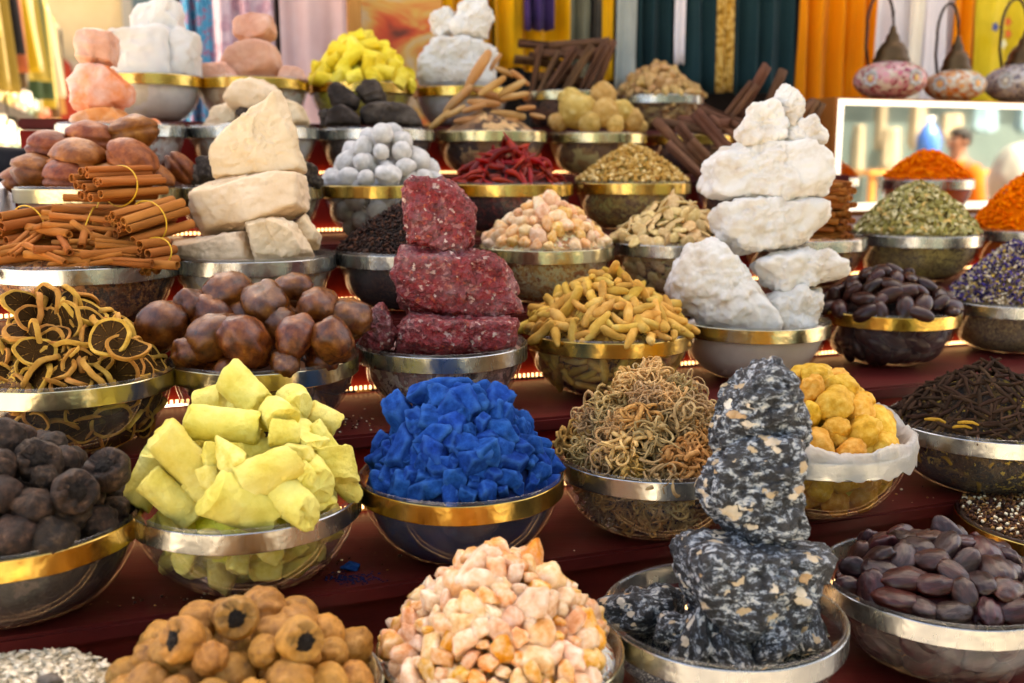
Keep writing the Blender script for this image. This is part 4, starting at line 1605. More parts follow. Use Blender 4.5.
def bundle(px, py, dd, yaw_, pit, roll, label, ns=11, L=1.0, R=.02):
    root = tag(empty('cinnamon_bundle', at_depth(px, py, b.d + dd)), label, 'cinnamon bundle', 'tied cinnamon bundles')
    root.rotation_euler = (roll, pit, yaw_)
    rg = random.Random(int(px))
    ps = []
    for k in range(4000):
        y, z = rg.uniform(-R * 1.15, R * 1.15), rg.uniform(-R * .8, R * .8)
        if (y / 1.15) ** 2 + (z / .8) ** 2 > R * R:
            continue
        if all((y - a) ** 2 + (z - c) ** 2 > .0148 ** 2 for a, c in ps):
            ps.append((y, z))
        if len(ps) >= ns:
            break
    for y, z in ps:
        obj('cinnamon_stick', qt[rg.randrange(6)], root, (rg.uniform(-.006, .006), y, z), Euler((rg.uniform(0, 6), rg.uniform(-.03, .03), rg.uniform(-.03, .03))), (L, 1, 1))
    pts = [(.008 * math.sin(a), (R * 1.15 + .0065) * math.cos(a), (R * .8 + .0065) * math.sin(a)) for a in [2 * PI * i / 28 for i in range(29)]]
    obj('string', mesh('string', *tube(pts, .0011, 6), st_m), root)
    return root


bundle(120, 186, -.01, .98, -.02, .2, 'topmost cinnamon bundle tied with yellow string', 15, 1.35, .030)
bundle(28, 226, -.02, 1.05, -.1, .6, 'cinnamon bundle at the far left with its spiral ends facing the lane', 11, 1.2, .026)
bundle(88, 226, -.035, .16, .10, .4, 'cinnamon bundle lying lengthwise with its string in the middle', 13, 1.25, .027)
bundle(148, 222, -.035, 1.0, -.2, .2, 'cinnamon bundle at the right tilted up towards the back', 15, 1.3, .030)
bundle(100, 212, .05, .1, .0, .4, 'cinnamon bundle buried behind the lengthwise bundle', 13, 1.3, .028)
bundle(155, 253, -.075, 1.2, .0, .1, 'small dark cinnamon bundle at the right rim facing the lane', 10, .7, .020)
for px, py, dd, yw, k in [(118, 252, -.1, .35, 0), (100, 256, -.105, .1, 1), (70, 250, -.09, .8, 2), (40, 254, -.1, -.3, 3), (84, 246, -.08, -.2, 4), (132, 246, -.08, .5, 5), (20, 258, -.1, .3, 1), (58, 258, -.11, -.1, 0), (105, 244, -.07, .7, 3), (30, 246, -.07, 1.0, 5), (120, 262, -.11, -.2, 2), (86, 262, -.115, .2, 4), (150, 264, -.1, -.4, 0), (5, 252, -.05, .4, 3)]:
    put('cinnamon_stick', qs[k], px, py, b.d + dd, rnd.uniform(-.15, .15), yw, rnd.uniform(0, 6), 'loose cinnamon stick lying under the tied bundles', 'cinnamon stick', 'loose cinnamon sticks', (1.2, 1.2, 1.2))
pts = scatter(b, 46, .02, .06, 1.6, .004, .9, seed=81)
strew('cinnamon_stick', 'cinnamon stick', 'loose cinnamon stick lying under the tied bundles', 'loose cinnamon sticks', qs, pts, 1.1, 'long', .12, .15, .004, seed=23)
core(b, 'cinnamon_fill', 'cinnamon sticks packed inside the grey banded bowl at the left', 'cinnamon', M_packed('cinnamon_fill', [(.1, '#2a1408'), (.6, '#6d3f1c'), (.95, '#9a6434')], 55), .05, sink=.012)

b = Bowl(4, 254, 79, 'silver', 'glass bowl with grey band under the pale beige rocks', cy=254)
bg_m = M('beige_rock', [(.2, '#bd9a74'), (.45, '#d6b996'), (.7, '#e2caac'), (.9, '#ecdcc6')], 16, .85, .6, 90, .05, .008, .2, bdist=.003, detail=9)
GL = [(12, .004, 'n'), (20, .0025, 'c'), (40, .003, 'n'), (110, .002, 'n')]
outline_rock('beige_rock', 'tall pointed beige rock on top of the beige pile', 'rock', bg_m, [(213, 146), (236, 122), (280, 90), (292, 120), (304, 170), (280, 178), (216, 182)], b.d + .0, .09, GL, 42, 6, 21)
outline_rock('beige_rock', 'broad beige rock in the middle of the beige pile', 'rock', bg_m, [(194, 212), (204, 184), (250, 172), (305, 176), (309, 212), (250, 232), (204, 236)], b.d - .01, .13, GL, 42, 6, 22)
outline_rock('beige_rock', 'beige block at the bottom left of the beige pile', 'rock', bg_m, [(176, 242), (200, 236), (248, 232), (256, 262), (210, 266), (178, 262)], b.d - .04, .10, GL, 42, 6, 23)
outline_rock('beige_rock', 'beige block at the bottom middle of the beige pile with a flat face', 'rock', bg_m, [(246, 222), (276, 214), (296, 222), (312, 252), (300, 264), (256, 263)], b.d - .055, .09, GL, 42, 6, 24)
outline_rock('beige_rock', 'thin beige stone at the bottom right of the beige pile', 'rock', bg_m, [(292, 224), (306, 212), (324, 236), (322, 248), (308, 250)], b.d - .015, .07, GL, 16, 5, 25)
core(b, 'beige_rubble', 'pale stone rubble filling the bowl under the beige rocks', 'rubble', M_packed('beige_rubble', [(.1, '#9c8468'), (.6, '#c2ac8e'), (.95, '#d8c8ae')], 30), .004, sink=.02, amp=.004)

b = Bowl(4, 407, 72, 'silver', 'glass bowl with grey band heaped with dark cloves', cy=251)
rg = random.Random(22)
loose(b, 'cloves', 'heap of tiny dark brown cloves left of the red tower', 'cloves', [stick_piece(.011, .0017, 5) for _ in range(2)] + [grain_piece(.003, .0026, .0022, rg) for _ in range(2)], 2200, .078,
      M_chips('clove', [(0, '#24130c'), (.35, '#3a2016'), (.65, '#190d08'), (.85, '#4c2c1c')], .7), M_packed('clove_fill', [(.1, '#100806'), (.7, '#2a1810'), (.95, '#4a3020')], 120), 1.3, mode='any')

b = Bowl(4, 545, 68, 'pale', 'glass bowl heaped with pale apricot resin tears behind the red tower', cy=246)
pts = pile(b, .0118, .080, 1.35, .002, .86, 1.0, 2, 91)
r2_m = M('apricot_resin', [(.25, '#d08e4e'), (.45, '#e2b07c'), (.65, '#ecc79e'), (.85, '#f4dfc4')], 40, .5, .45, 150, .1, .014, .4, sss=.25, srad=.006, sat=.2, u=0.0125)
r2_s = [lump('resin_tear', r2_m, 3, 10, .75, 1, 8, (1.15, .95, .85), [(1.4, .14, 'n'), (4, .05, 'n')], s + 40) for s in range(5)]
strew('resin_tear', 'resin tear', 'pale apricot resin tear heaped behind the red tower', 'apricot resin tears', r2_s, pts, .0130, 'any', jitter=.3, lift=.002, seed=24)
core(b, 'resin_tear_fill', 'apricot resin packed inside the bowl behind the red tower', 'resin', M_packed('resin_tear_fill', [(.1, '#6b4022'), (.5, '#b07c4c'), (.9, '#d0a878')], 60), .07, sink=.008)

b = Bowl(4, 673, 62, 'silver', 'glass bowl with grey band heaped with thin yellowish root flakes', cy=241)
fl_m = M('root_flake', [(.2, '#b48a48'), (.5, '#d6b478'), (.8, '#e8d2a4')], 50, .75, .4, 150, .14, .012, .25, u=0.0165)
rg = random.Random(31)
fk = [mesh('root_flake', *chip_piece(.016, .011, .003, rg), fl_m, False) for _ in range(5)]
fk = []
for s in range(5):
    me_ = ball('root_flake', fl_m, 3, (1, .68, .2), [(1.2, .25, 'n'), (4, .06, 'n')], s + 60)
    fk.append(me_)
pts = scatter(b, 130, .017, .08, 1.35, 0, .95, seed=95)
strew('root_flake', 'root flake', 'thin yellowish root flake heaped left of the white tower', 'yellowish root flakes', fk, pts, .0165, 'flat', .5, .25, .002, seed=25)
strew('root_flake', 'root flake', 'thin root flake behind the glass left of the white tower', 'root flakes behind the glass', fk, wallpts(b, 48, .02, .084, .018, .007, 10, 1.6), .016, 'flat', .15, .2, seed=26)
core(b, 'root_flake_fill', 'root flakes packed inside the bowl left of the white tower', 'root flakes', M_packed('root_flake_fill', [(.1, '#3a240f'), (.5, '#8a6430'), (.9, '#b8935a')], 60), .07, sink=.008, inset=0.01)

b = Bowl(4, 802, 61, 'silver', 'glass bowl half hidden by the white tower stacked with cinnamon sticks', cy=237)
for k in range(9):
    for j in range(5):
        z = b.rim - .012 + k * .0148
        o = obj('cinnamon_stick', qs[rnd.randrange(6)], loc=(b.loc.x + .034 + (j - 2) * .0155 * .92 + .007 * (k % 2), b.loc.y - .02 + (j - 2) * .0155 * .5 + rnd.uniform(-.006, .006), z),
                rot=Euler((rnd.uniform(0, 6), rnd.uniform(-.06, .06), PI - 1.15 + rnd.uniform(-.07, .07) if j > 2 else PI - .25 + rnd.uniform(-.1, .1))), scale=(1.1, 1.15, 1.15))
        tag(o, 'cinnamon stick in the tall stack right of the white tower', 'cinnamon stick', 'cinnamon sticks stacked by the white tower')
core(b, 'cinnamon_bark_fill', 'cinnamon packed in the bowl half hidden by the white tower', 'cinnamon', M_packed('cinnamon_bark_fill', [(.1, '#3a1e0c'), (.6, '#875226'), (.95, '#b07a44')], 50), .01, sink=.01)

b = Bowl(4, 916, 61, 'silver', 'glass bowl with grey band heaped with pale green dried pods', cy=231)
rg = random.Random(33)
loose(b, 'green_pods', 'heap of pale green dried leaves and pods before the mirror', 'dried leaves', [leaf_piece(.011, .0042, .004, rg) for _ in range(6)] + [grain_piece(.0075, .0034, .0032, rg) for _ in range(4)], 1900, .102,
      M_chips('green_pod', [(0, '#b4a662'), (.25, '#cebe86'), (.45, '#a0944e'), (.62, '#dccb9c'), (.78, '#84783c'), (.9, '#c4a05c')], .8),
      M_packed('green_pod_fill', [(.1, '#3a2c10'), (.5, '#75602c'), (.9, '#9c8648')], 80), 1.6, mode='flat', tilt=.55, jit=.25)

b = Bowl(4, 1034, 62, 'silver', 'glass bowl at the right edge heaped with bright orange spice', cy=228)
or_m = M('orange_spice', [(.3, '#d0560a'), (.6, '#e06c0c'), (.85, '#ea8420')], 60, .9, .8, 160, .06, .004, .1)
rg = random.Random(34)
loose(b, 'orange_spice', 'bright orange spice mound at the right edge before the mirror', 'spice', [grain_piece(.0055, .004, .0035, rg) for _ in range(6)], 1500, .135, M_chips('orange_crumb', [(0, '#ea6c0a'), (.5, '#f27e10'), (.8, '#e0600a')], .9, .1, .12), or_m, 1.55, mode='any')

# =================================================================== ROW 5
b = Bowl(5, 100, 78, 'pale', 'glass bowl behind the cinnamon bundles heaped with big split brown nuts', cy=188)
nu_m = M('brown_nut', [(.22, '#3c1a08'), (.45, '#733812'), (.65, '#985622'), (.88, '#c0823e')], 16, .42, .5, 70, .15, .012, .45, bdist=.003, u=0.03)


def split_nut(s):
    co, fs = ico(4)
    out = []
    for c in co:
        r = 1 + .12 * noise.fractal(Vector(c) * 1.1 + Vector((s * 4, 0, 0)), 1, 2, 3)
        r -= .16 * math.exp(-(c[2] / .09) ** 2) * (1 if c[1] < .3 else .3)
        out.append(c * r * np.array((1.25, 1, .85)))
    return mesh('brown_nut', np.array(out), fs, nu_m)


nu_s = [split_nut(s) for s in range(4)]
for px, py, dd, r, e in [(92, 140, .02, 22, .1), (133, 132, .03, 20, -.2), (50, 147, .0, 19, .15), (78, 160, -.05, 25, .15), (36, 172, -.03, 21, .1), (67, 178, -.07, 21, .05), (132, 160, -.05, 23, .5), (110, 182, -.06, 22, 0), (150, 180, -.01, 20, .3),
                         (60, 175, .05, 22, 0), (110, 165, .03, 23, 0), (20, 180, .02, 16, 0)]:
    tag(obj('brown_nut', nu_s[int(px) % 4], loc=at_depth(px, py, b.d + dd), rot=Euler((rnd.uniform(-.3, .3), e, rnd.uniform(-.4, .4))), scale=r * (b.d + dd) / F), 'big split brown nut heaped behind the cinnamon bundles', 'nut', 'big split brown nuts')
core(b, 'nut_fill', 'brown nuts packed inside the bowl behind the cinnamon bundles', 'nuts', M_packed('nut_fill', [(.1, '#1a0d08'), (.6, '#4a2a18'), (.95, '#7a5236')], 20), .03, sink=.02)

b = Bowl(5, 250, 71, 'silver', 'glass bowl behind the beige rocks with brown and black lumps', cy=186)
dl_m = M('dark_lump_skin', [(.25, '#1f1915'), (.5, '#40352c'), (.8, '#75675a')], 24, .75, .7, 100, .25, .01, .3, u=.03)
dr_m = M('dark_rock', [(.25, '#1f1915'), (.5, '#40352c'), (.8, '#75675a')], 24, .75, .7, 100, .25, .01, .3)
for px, py, r, mm in [(181, 169, 15, 0), (196, 176, 13, 1), (210, 170, 15, 1), (228, 180, 15, 1), (290, 178, 15, 1), (302, 172, 14, 1), (176, 186, 11, 0), (315, 182, 10, 1)]:
    if mm:
        tag(obj('dark_lump', lump('dark_lump', dl_m, 4, 9, .7, 1, 12, (1, .9, .9), [(2, .1, 'n'), (6, .04, 'n')], int(px)), loc=at_depth(px, py, b.d - .03), scale=r * b.d / F), 'black lump peeping out from behind the beige rocks', 'lump', 'black lumps behind the beige rocks')
    else:
        tag(obj('brown_nut', nu_s[1], loc=at_depth(px, py, b.d - .04), rot=rot_any(rnd), scale=r * b.d / F), 'brown nut at the left rim of the bowl behind the beige rocks', 'nut', 'brown nuts behind the beige rocks')
core(b, 'dark_lump_fill', 'brown and pale rubble packed behind the beige rocks', 'rubble', M_packed('dark_lump_fill', [(.1, '#2a1d16'), (.6, '#75604c'), (.95, '#a89478')], 28), .01, sink=.014)

b = Bowl(5, 384, 62, 'gold', 'glass bowl with gold band heaped with smooth white balls', cy=185)
ba_m = M('white_ball', [(.25, '#aaa39b'), (.55, '#c6c0b8'), (.85, '#d6d1ca')], 20, .6, .25, 60, .06, 0, .3, u=0.0215)
ba_s = [ball('white_ball', ba_m, 4, (1, .95, .95), [(.9, .10, 'n')], s + 10) for s in range(4)]
ba_s += [ball('white_ball', ba_m, 4, (1.15, .92, .95), [(.8, .2, 'n'), (2, .06, 'n')], s + 20) for s in range(3)]
pts = pile(b, .0215, .112, 1.15, .006, .84, .97, 2, 101)
strew('white_ball', 'white ball', 'smooth white ball in the heap behind the dark cloves', 'smooth white balls', ba_s, pts, .0205, 'any', jitter=.22, seed=27)
strew('white_ball', 'white ball', 'smooth white ball behind the glass under the gold band', 'white balls behind the glass', ba_s, wallpts(b, 26, .024, .082, .034, .025, 11, 1.6), .02, 'any', jitter=.1, seed=28)
core(b, 'white_ball_fill', 'white balls packed inside the gold banded bowl', 'balls', M_packed('white_ball_fill', [(.1, '#3c3633'), (.6, '#8e8880'), (.95, '#b5b0aa')], 28), .07, sink=.02, inset=0.026)

b = Bowl(5, 509, 63, 'gold', 'glass bowl with gold band heaped with dried red chillies', cy=181)
ch_m = M('dried_chilli', [(.2, '#480603'), (.5, '#8c1406'), (.8, '#b82a0c')], 24, .35, .4, 90, .4, .006, .35)


def chilli(s):
    rg = random.Random(s)
    pts = []
    a = rg.uniform(-.5, .5)
    for i in range(9):
        t = i / 8
        pts.append(((t - .5) * .060, .006 * math.sin(PI * t) * (1 + 2 * a), .003 * math.sin(2 * PI * t + s)))
    rad = [.0011, .0050, .0066, .0068, .0060, .0050, .0038, .0022, .0006]
    vs, fs = tube(pts, rad, 8)
    vs = [Vector((v[0], v[1] * (1 + .2 * noise.noise(Vector(v) * 160 + Vector((s, 0, 0)))), v[2] * .55 * (1 + .3 * noise.noise(Vector(v) * 160)))) for v in vs]
    return mesh('dried_chilli', vs, fs, ch_m)


cs_ = [chilli(s) for s in range(4)]
pts = scatter(b, 110, .0165, .074, 1.4, .0, .82, seed=105)
strew('dried_chilli', 'dried chilli', 'shrivelled dark red chilli in the heap behind the resin tears', 'dried red chillies', cs_, pts, 1, 'long', .35, .2, .003, seed=29)
core(b, 'chilli_fill', 'dark chillies packed inside the gold banded bowl', 'chillies', M_packed('chilli_fill', [(.1, '#160505'), (.6, '#34100c'), (.95, '#5c1c14')], 60), .055, sink=.012)

b = Bowl(5, 632, 58, 'gold', 'glass bowl with gold band heaped with small golden seeds', cy=178)
rg = random.Random(44)
loose(b, 'golden_seeds', 'heap of small golden broken seeds left of the dark bark', 'seeds', [grain_piece(.0058, .0046, .004, rg) for _ in range(6)], 1500, .078,
      M_chips('golden_seed', [(0, '#b98a3e'), (.3, '#c9a05a'), (.55, '#a87a30'), (.8, '#d4b478'), (.93, '#8a5e24')], .7), M_packed('golden_seed_fill', [(.1, '#4a300e'), (.6, '#8f6c2c'), (.95, '#b89650')], 80), 1.35, mode='any')

b = Bowl(5, 752, 56, 'silver', 'glass bowl behind the white tower holding dark rolled bark', cy=175)
bk_m = M('dark_bark', [(.25, '#382013'), (.5, '#5e3c28'), (.75, '#7d573c'), (.92, '#a4805f')], 24, .75, .6, 120, .2, .01, .25, stretch=(.25, 1, 1))
qb = [mesh('rolled_bark', *quill(.16, .0135, 1.25, .002, False, s + 10), bk_m) for s in range(2)] + [mesh('rolled_bark', *quill(.15, .015, 1, .0022, True, s + 10), bk_m) for s in range(2)]
BL2, BG2 = 'thick dark roll of bark leaning behind the white tower', 'dark bark rolls behind the white tower'
for px, py, dd, ro, yw in [(678, 143, -.02, .75, -.5), (698, 150, -.04, .85, -.4), (715, 135, -.02, .8, -.6), (690, 165, -.05, .7, -.6), (722, 118, .03, .35, -1.0), (735, 108, .05, -.9, .2), (752, 92, .06, -1.0, .4), (770, 100, .06, -1.1, .5), (712, 165, -.06, .8, -.3),
                           (735, 135, .0, .6, -.5), (760, 130, .03, .2, .3), (790, 120, .03, -.6, .3), (780, 150, .0, .3, .3), (740, 160, -.02, .3, -.2), (690, 128, .02, .2, -.5), (705, 122, .05, .1, -.9), (806, 130, .04, -1.1, .2)]:
    put('rolled_bark', rnd.choice(qb), px, py, b.d + dd, ro, yw, rnd.uniform(0, 6), BL2, 'bark roll', BG2)
core(b, 'bark_fill', 'dark bark packed inside the bowl behind the white tower', 'bark', M_packed('bark_fill', [(.1, '#150b07'), (.6, '#3f2718'), (.95, '#6a4a34')], 40), .04, sink=.02)

b = Bowl(5, 926, 44, 'silver', 'glass bowl nearest the mirror heaped with dark orange spice', cy=183)
loose(b, 'orange_spice', 'smaller orange spice mound behind the green pods', 'spice', [grain_piece(.005, .004, .0034, rg) for _ in range(4)], 700, .072, bpy.data.materials['orange_crumb'], or_m, 1.6, mode='any')
# =================================================================== ROW 6
b = Bowl(6, 122, 61, 'silver', 'glass bowl under the pink and orange salt rocks at the left', cy=130)
sa_m = M('salt_orange', [(.3, '#d0641c'), (.42, '#dc8a50'), (.55, '#e2b096'), (.8, '#f0d6c6')], 12, .5, .5, 70, .06, .01, .4, sss=.3, srad=.015)
SL = [(14, .007, 'n'), (26, .004, 'c'), (40, .0035, 'n')]
outline_rock('salt_rock', 'square pink brown salt rock on top at the far left', 'rock', M('salt_pink', [(.25, '#b07456'), (.55, '#cf9a80'), (.85, '#dfbfae')], 18, .5, .4, 70, .05, .01, .4, sss=.25, srad=.01), [(80, 36), (90, 29), (113, 31), (115, 66), (92, 66), (80, 62)], b.d, .07, SL, 30, 5, 31)
outline_rock('salt_rock', 'glowing orange salt rock in the middle at the far left', 'rock', sa_m, [(76, 82), (88, 66), (112, 66), (132, 84), (132, 104), (104, 116), (78, 114)], b.d - .01, .10, SL, 30, 5, 32)
outline_rock('salt_rock', 'low pink salt rock at the far left on the bowl rim', 'rock', sa_m, [(72, 120), (90, 112), (120, 108), (132, 122), (122, 134), (80, 134)], b.d - .03, .10, SL, 26, 5, 33)
outline_rock('salt_rock', 'small pink salt rock beside the grey bowl band at the left', 'rock', sa_m, [(144, 120), (156, 117), (166, 128), (150, 132)], b.d - .03, .05, SL, 14, 4, 34)
core(b, 'salt_fill', 'pink salt crumbs filling the bowl at the far left', 'salt', M_packed('salt_fill', [(.1, '#6e3f34'), (.6, '#a67668'), (.95, '#cba698')], 30), .004, sink=.014)

b = Bowl(6, 253, 64, 'silver', 'glass bowl with grey band behind the pointed beige rock', cy=129)
for px, py, w_, h_, s, lab in [(225, 116, 17, 13, 1, 'small pale stone at the left of the bowl behind the pointed rock'), (255, 98, 30, 20, 2, 'large pale stone behind the pointed beige rock'), (215, 124, 14, 8, 5, 'flat pale stone low on the rim behind the pointed rock'), (285, 115, 24, 17, 6, 'pale stone at the right behind the pointed rock')]:
    outline_rock('pale_stone', lab, 'stone', bg_m, [(px - w_, py + h_ * .5), (px - w_ * .6, py - h_ * .7), (px + w_ * .1, py - h_), (px + w_ * .8, py - h_ * .5), (px + w_, py + h_ * .4), (px + w_ * .3, py + h_)], b.d - .02 * s % .07, w_ * 2 * b.d / F * .8, GL, 12, 5, s + 40)
outline_rock('grey_stone', 'dark green grey stone tucked behind the pointed beige rock', 'stone', dr_m, [(236, 112), (244, 106), (254, 108), (250, 116), (240, 118)], b.d - .06, .03, GL[:1], 12, 4, 47)
core(b, 'pale_fill', 'pale rubble filling the bowl behind the pointed beige rock', 'rubble', M_packed('pale_fill', [(.1, '#8e7c66'), (.6, '#b5a288'), (.95, '#cfc0a8')], 28), .03, sink=.014)

b = Bowl(6, 375, 58, 'silver', 'glass bowl with grey band holding dark rocks behind the white balls', cy=129)
for lab, pts, dd, th, s in [('brown grey horned rock among the dark rocks', [(329, 86), (336, 81), (346, 86), (362, 100), (358, 112), (336, 112), (328, 100)], .0, .07, 51), ('black round rock on top of the dark rocks', [(355, 92), (366, 80), (378, 80), (386, 92), (385, 104), (366, 106)], .02, .06, 52),
                            ('long grey rock lying across the dark rocks', [(358, 108), (370, 102), (400, 102), (418, 110), (424, 128), (362, 126)], -.03, .07, 53), ('black rock low at the left of the dark rocks', [(326, 112), (344, 106), (362, 118), (362, 130), (324, 130)], -.04, .07, 54),
                            ('small black rock at the left rim of the dark rocks', [(318, 112), (326, 107), (332, 114), (330, 128), (320, 128)], -.02, .04, 55)]:
    outline_rock('dark_rock', lab, 'rock', dr_m, pts, b.d + dd, th, GL, 12, 5, s)
core(b, 'dark_rock_fill', 'dark rock rubble filling the bowl behind the white balls', 'rubble', M_packed('dark_rock_fill', [(.1, '#1a1512'), (.6, '#453a32'), (.95, '#6e6052')], 30), .01, sink=.014)

b = Bowl(6, 490, 56, 'pale', 'glass bowl heaped with long tan pods behind the chillies', cy=127)
ta_m = M('tan_pod', [(.2, '#8a5424'), (.5, '#b47f48'), (.8, '#caa06c')], 30, .55, .35, 90, .12, .01, .35, stretch=(.4, 1, 1))
ta_s = [capsule('tan_pod', .08, .0105, ta_m, .04 * (s - 1), s, (.6, .9, 1, 1, .95, .7), 12, [(50, .002)]) for s in range(3)]
TPL, TPG = 'long tan pod heaped behind the red chillies', 'long tan pods'
for px, py, dd, ro, yw, sc in [(478, 70, .0, -1.0, .1, 1.25), (458, 99, -.02, -.75, .1, 1.1), (492, 86, -.03, -.6, .2, .9), (512, 88, -.02, -.5, .3, .9), (484, 103, -.04, .08, .1, .9), (455, 112, -.05, -.5, .3, .7), (474, 108, -.05, -.3, .2, .7), (515, 96, -.03, -.2, .1, .8), (526, 108, -.04, -.1, .5, .6),
                               (508, 115, -.04, .1, .1, 1), (470, 120, -.05, -.1, .2, .9), (500, 122, -.05, -.05, .1, 1), (537, 116, -.02, .1, .8, .6), (505, 72, .03, .3, .6, .7), (495, 62, .04, -.9, .6, .6), (440, 120, -.03, -.7, .4, .8), (520, 78, .03, .6, .5, .7), (490, 95, .02, .3, .3, 1)]:
    put('tan_pod', ta_s[int(px) % 3], px, py, b.d + dd, ro, yw, 0, TPL, 'pod', TPG, sc)
core(b, 'tan_pod_fill', 'tan pods packed inside the bowl behind the chillies', 'pods', M_packed('tan_pod_fill', [(.1, '#2e1c0e'), (.6, '#6e4c2c'), (.95, '#9c764c')], 30), .075, sink=.014, power=1.2)

b = Bowl(6, 596, 50, 'pale', 'glass bowl of round straw coloured lumps left of the bark', cy=126)
lu_m = M('straw_lump', [(.2, '#a5732e'), (.5, '#c49a54'), (.85, '#d8bc84')], 20, .7, .5, 80, .1, .012, .25, u=0.03)
lu_s = [ball('straw_lump', lu_m, 4, (1, .95, .92), [(1, .16, 'n'), (3, .06, 'n')], s + 60) for s in range(3)]
for px, py, dd, r in [(578, 110, -.02, 19), (603, 95, .02, 13), (604, 113, -.04, 14), (622, 112, -.02, 13), (632, 120, -.02, 12), (558, 122, -.01, 10), (590, 124, -.05, 12), (615, 124, -.05, 10), (570, 100, .02, 13), (640, 126, .0, 8)]:
    tag(obj('straw_lump', lu_s[int(px) % 3], loc=at_depth(px, py, b.d + dd), rot=rot_any(rnd), scale=r * (b.d + dd) / F * 1.03), 'round straw coloured lump left of the dark bark', 'lump', 'round straw coloured lumps')
core(b, 'straw_lump_fill', 'straw coloured lumps packed in the bowl left of the bark', 'lumps', M_packed('straw_lump_fill', [(.1, '#50361a'), (.6, '#94703c'), (.95, '#bb9a62')], 26), .02, sink=.014)

b = Bowl(6, 690, 44, 'gold', 'small glass bowl with gold band peeping out below the ginger chips', cy=124)
core(b, 'bark_chip_fill', 'dark bark chips filling the small gold banded bowl', 'bark chips', bpy.data.materials['bark_fill'], .02, sink=.012, amp=.008)

# =================================================================== ROW 7
b = Bowl(7, 152, 49, 'gold', 'glass bowl with gold band under the big white crystals', cy=85)
cr_m = M('white_crystal', [(.25, '#b5a894'), (.5, '#cbc3b7'), (.85, '#d6d1ca')], 8, .6, .3, 60, .02, 0, .3, sss=.3, srad=.02)
CL = [(10, .006, 'n'), (24, .004, 'c'), (40, .003, 'n')]
for lab, pts, dd, th, s in [('blocky white crystal at the top of the white crystals', [(131, 44), (133, 20), (140, 5), (160, 1), (178, 6), (183, 40), (160, 48)], .02, .09, 61), ('large white crystal at the left of the white crystals', [(112, 60), (116, 38), (130, 29), (168, 24), (182, 40), (182, 82), (120, 84), (112, 78)], -.01, .12, 62),
                            ('white crystal with a slanting face at the right of the white crystals', [(160, 50), (182, 31), (199, 38), (199, 84), (160, 84)], .0, .10, 63)]:
    outline_rock('white_crystal', lab, 'crystal', cr_m, pts, b.d + dd, th, CL, 34, 5, s, grow=1.06)
core(b, 'crystal_fill', 'white crystal rubble filling the gold banded bowl', 'crystals', M_packed('crystal_fill', [(.1, '#a09078'), (.6, '#c8b89c'), (.95, '#ddd2be')], 14, bump=.3), .01, sink=.012)

b = Bowl(7, 253, 55, 'gold', 'glass bowl with gold band under the salmon pink rocks', cy=84)
sp_m = M('salmon_rock', [(.2, '#b8755c'), (.5, '#cf987f'), (.85, '#e0bca8')], 14, .7, .5, 70, .05, .01, .3, sss=.15, srad=.01)
for lab, pts, dd, th, s in [('salmon pink rock at the very top of the pink rocks', [(232, 38), (234, 17), (250, 12), (272, 16), (276, 36), (252, 46)], .02, .08, 71), ('broad pink rock in the middle of the pink rocks', [(216, 70), (228, 50), (256, 40), (280, 48), (284, 74), (250, 82), (222, 80)], .0, .10, 72),
                            ('low salmon rock at the left of the pink rocks', [(196, 78), (204, 66), (228, 64), (240, 76), (236, 84), (200, 86)], -.04, .07, 73), ('low pink rock at the right of the pink rocks', [(274, 82), (284, 68), (300, 68), (308, 80), (300, 86)], -.03, .06, 74)]:
    outline_rock('pink_rock', lab, 'rock', sp_m, pts, b.d + dd, th, GL, 12, 5, s)
core(b, 'pink_rock_fill', 'pink rubble filling the gold banded bowl at the back', 'rubble', M_packed('pink_rock_fill', [(.1, '#7a5846'), (.6, '#aa8468'), (.95, '#c8a88e')], 26), .012, sink=.012)

b = Bowl(7, 361, 51, 'gold', 'glass bowl with gold band heaped with bright yellow rods at the back', cy=87)
yr = [broken_rod('yellow_rod', ye_m, .055, .019, 31), broken_rod('yellow_rod', ye_m, .045, .02, 32), broken_rod('yellow_rod', ye_m, .06, .018, 33)]
pts = scatter(b, 50, .034, .115, 1.5, .0, .92, seed=121)
ye2 = M('bright_yellow_chalk', [(.25, '#d2b022'), (.5, '#e8cc40'), (.8, '#f2de72')], 22, .75, .45, 110, .08, .006, .25)
yr = [broken_rod('yellow_rod', ye2, .052, .018, 31), broken_rod('yellow_rod', ye2, .045, .019, 32), broken_rod('yellow_rod', ye2, .058, .017, 33)]
strew('yellow_rod', 'chalk rod', 'bright yellow short rod heaped in the back row', 'yellow rods of the back row', yr, pts, .95, 'long', .7, .12, .003, seed=33)
core(b, 'yellow_rod_fill', 'yellow rods packed inside the bowl of the back row', 'chalk', M_packed('yellow_rod_fill', [(.1, '#6e5c10'), (.6, '#b09a28'), (.95, '#cdb848')], 26), .09, sink=.014)

b = Bowl(7, 462, 48, 'gold', 'glass bowl with gold band under the cottony white rocks at the back', cy=88)
for lab, pts, dd, th, s in [('big white boulder at the top of the back row', [(450, 22), (458, 6), (472, -2), (488, 4), (494, 22), (488, 38), (466, 42), (454, 36)], .0, .09, 81), ('small white rock at the top left of the back row', [(430, 28), (434, 10), (444, 3), (454, 10), (456, 30), (440, 40)], .01, .06, 82),
                            ('white rock with ragged edge low in the back row', [(414, 76), (418, 52), (440, 40), (480, 40), (502, 46), (498, 84), (450, 88), (416, 86)], -.01, .12, 83)]:
    outline_rock('white_rock', lab, 'rock', wh_m, pts, b.d + dd, th, WL, 10, 6, s)
core(b, 'white_rock_fill', 'white rubble filling the gold banded bowl of the back row', 'rubble', M_packed('white_rock_fill', [(.1, '#8c7e6c'), (.6, '#bdb09c'), (.95, '#d8d0c2')], 24), .012, sink=.012)

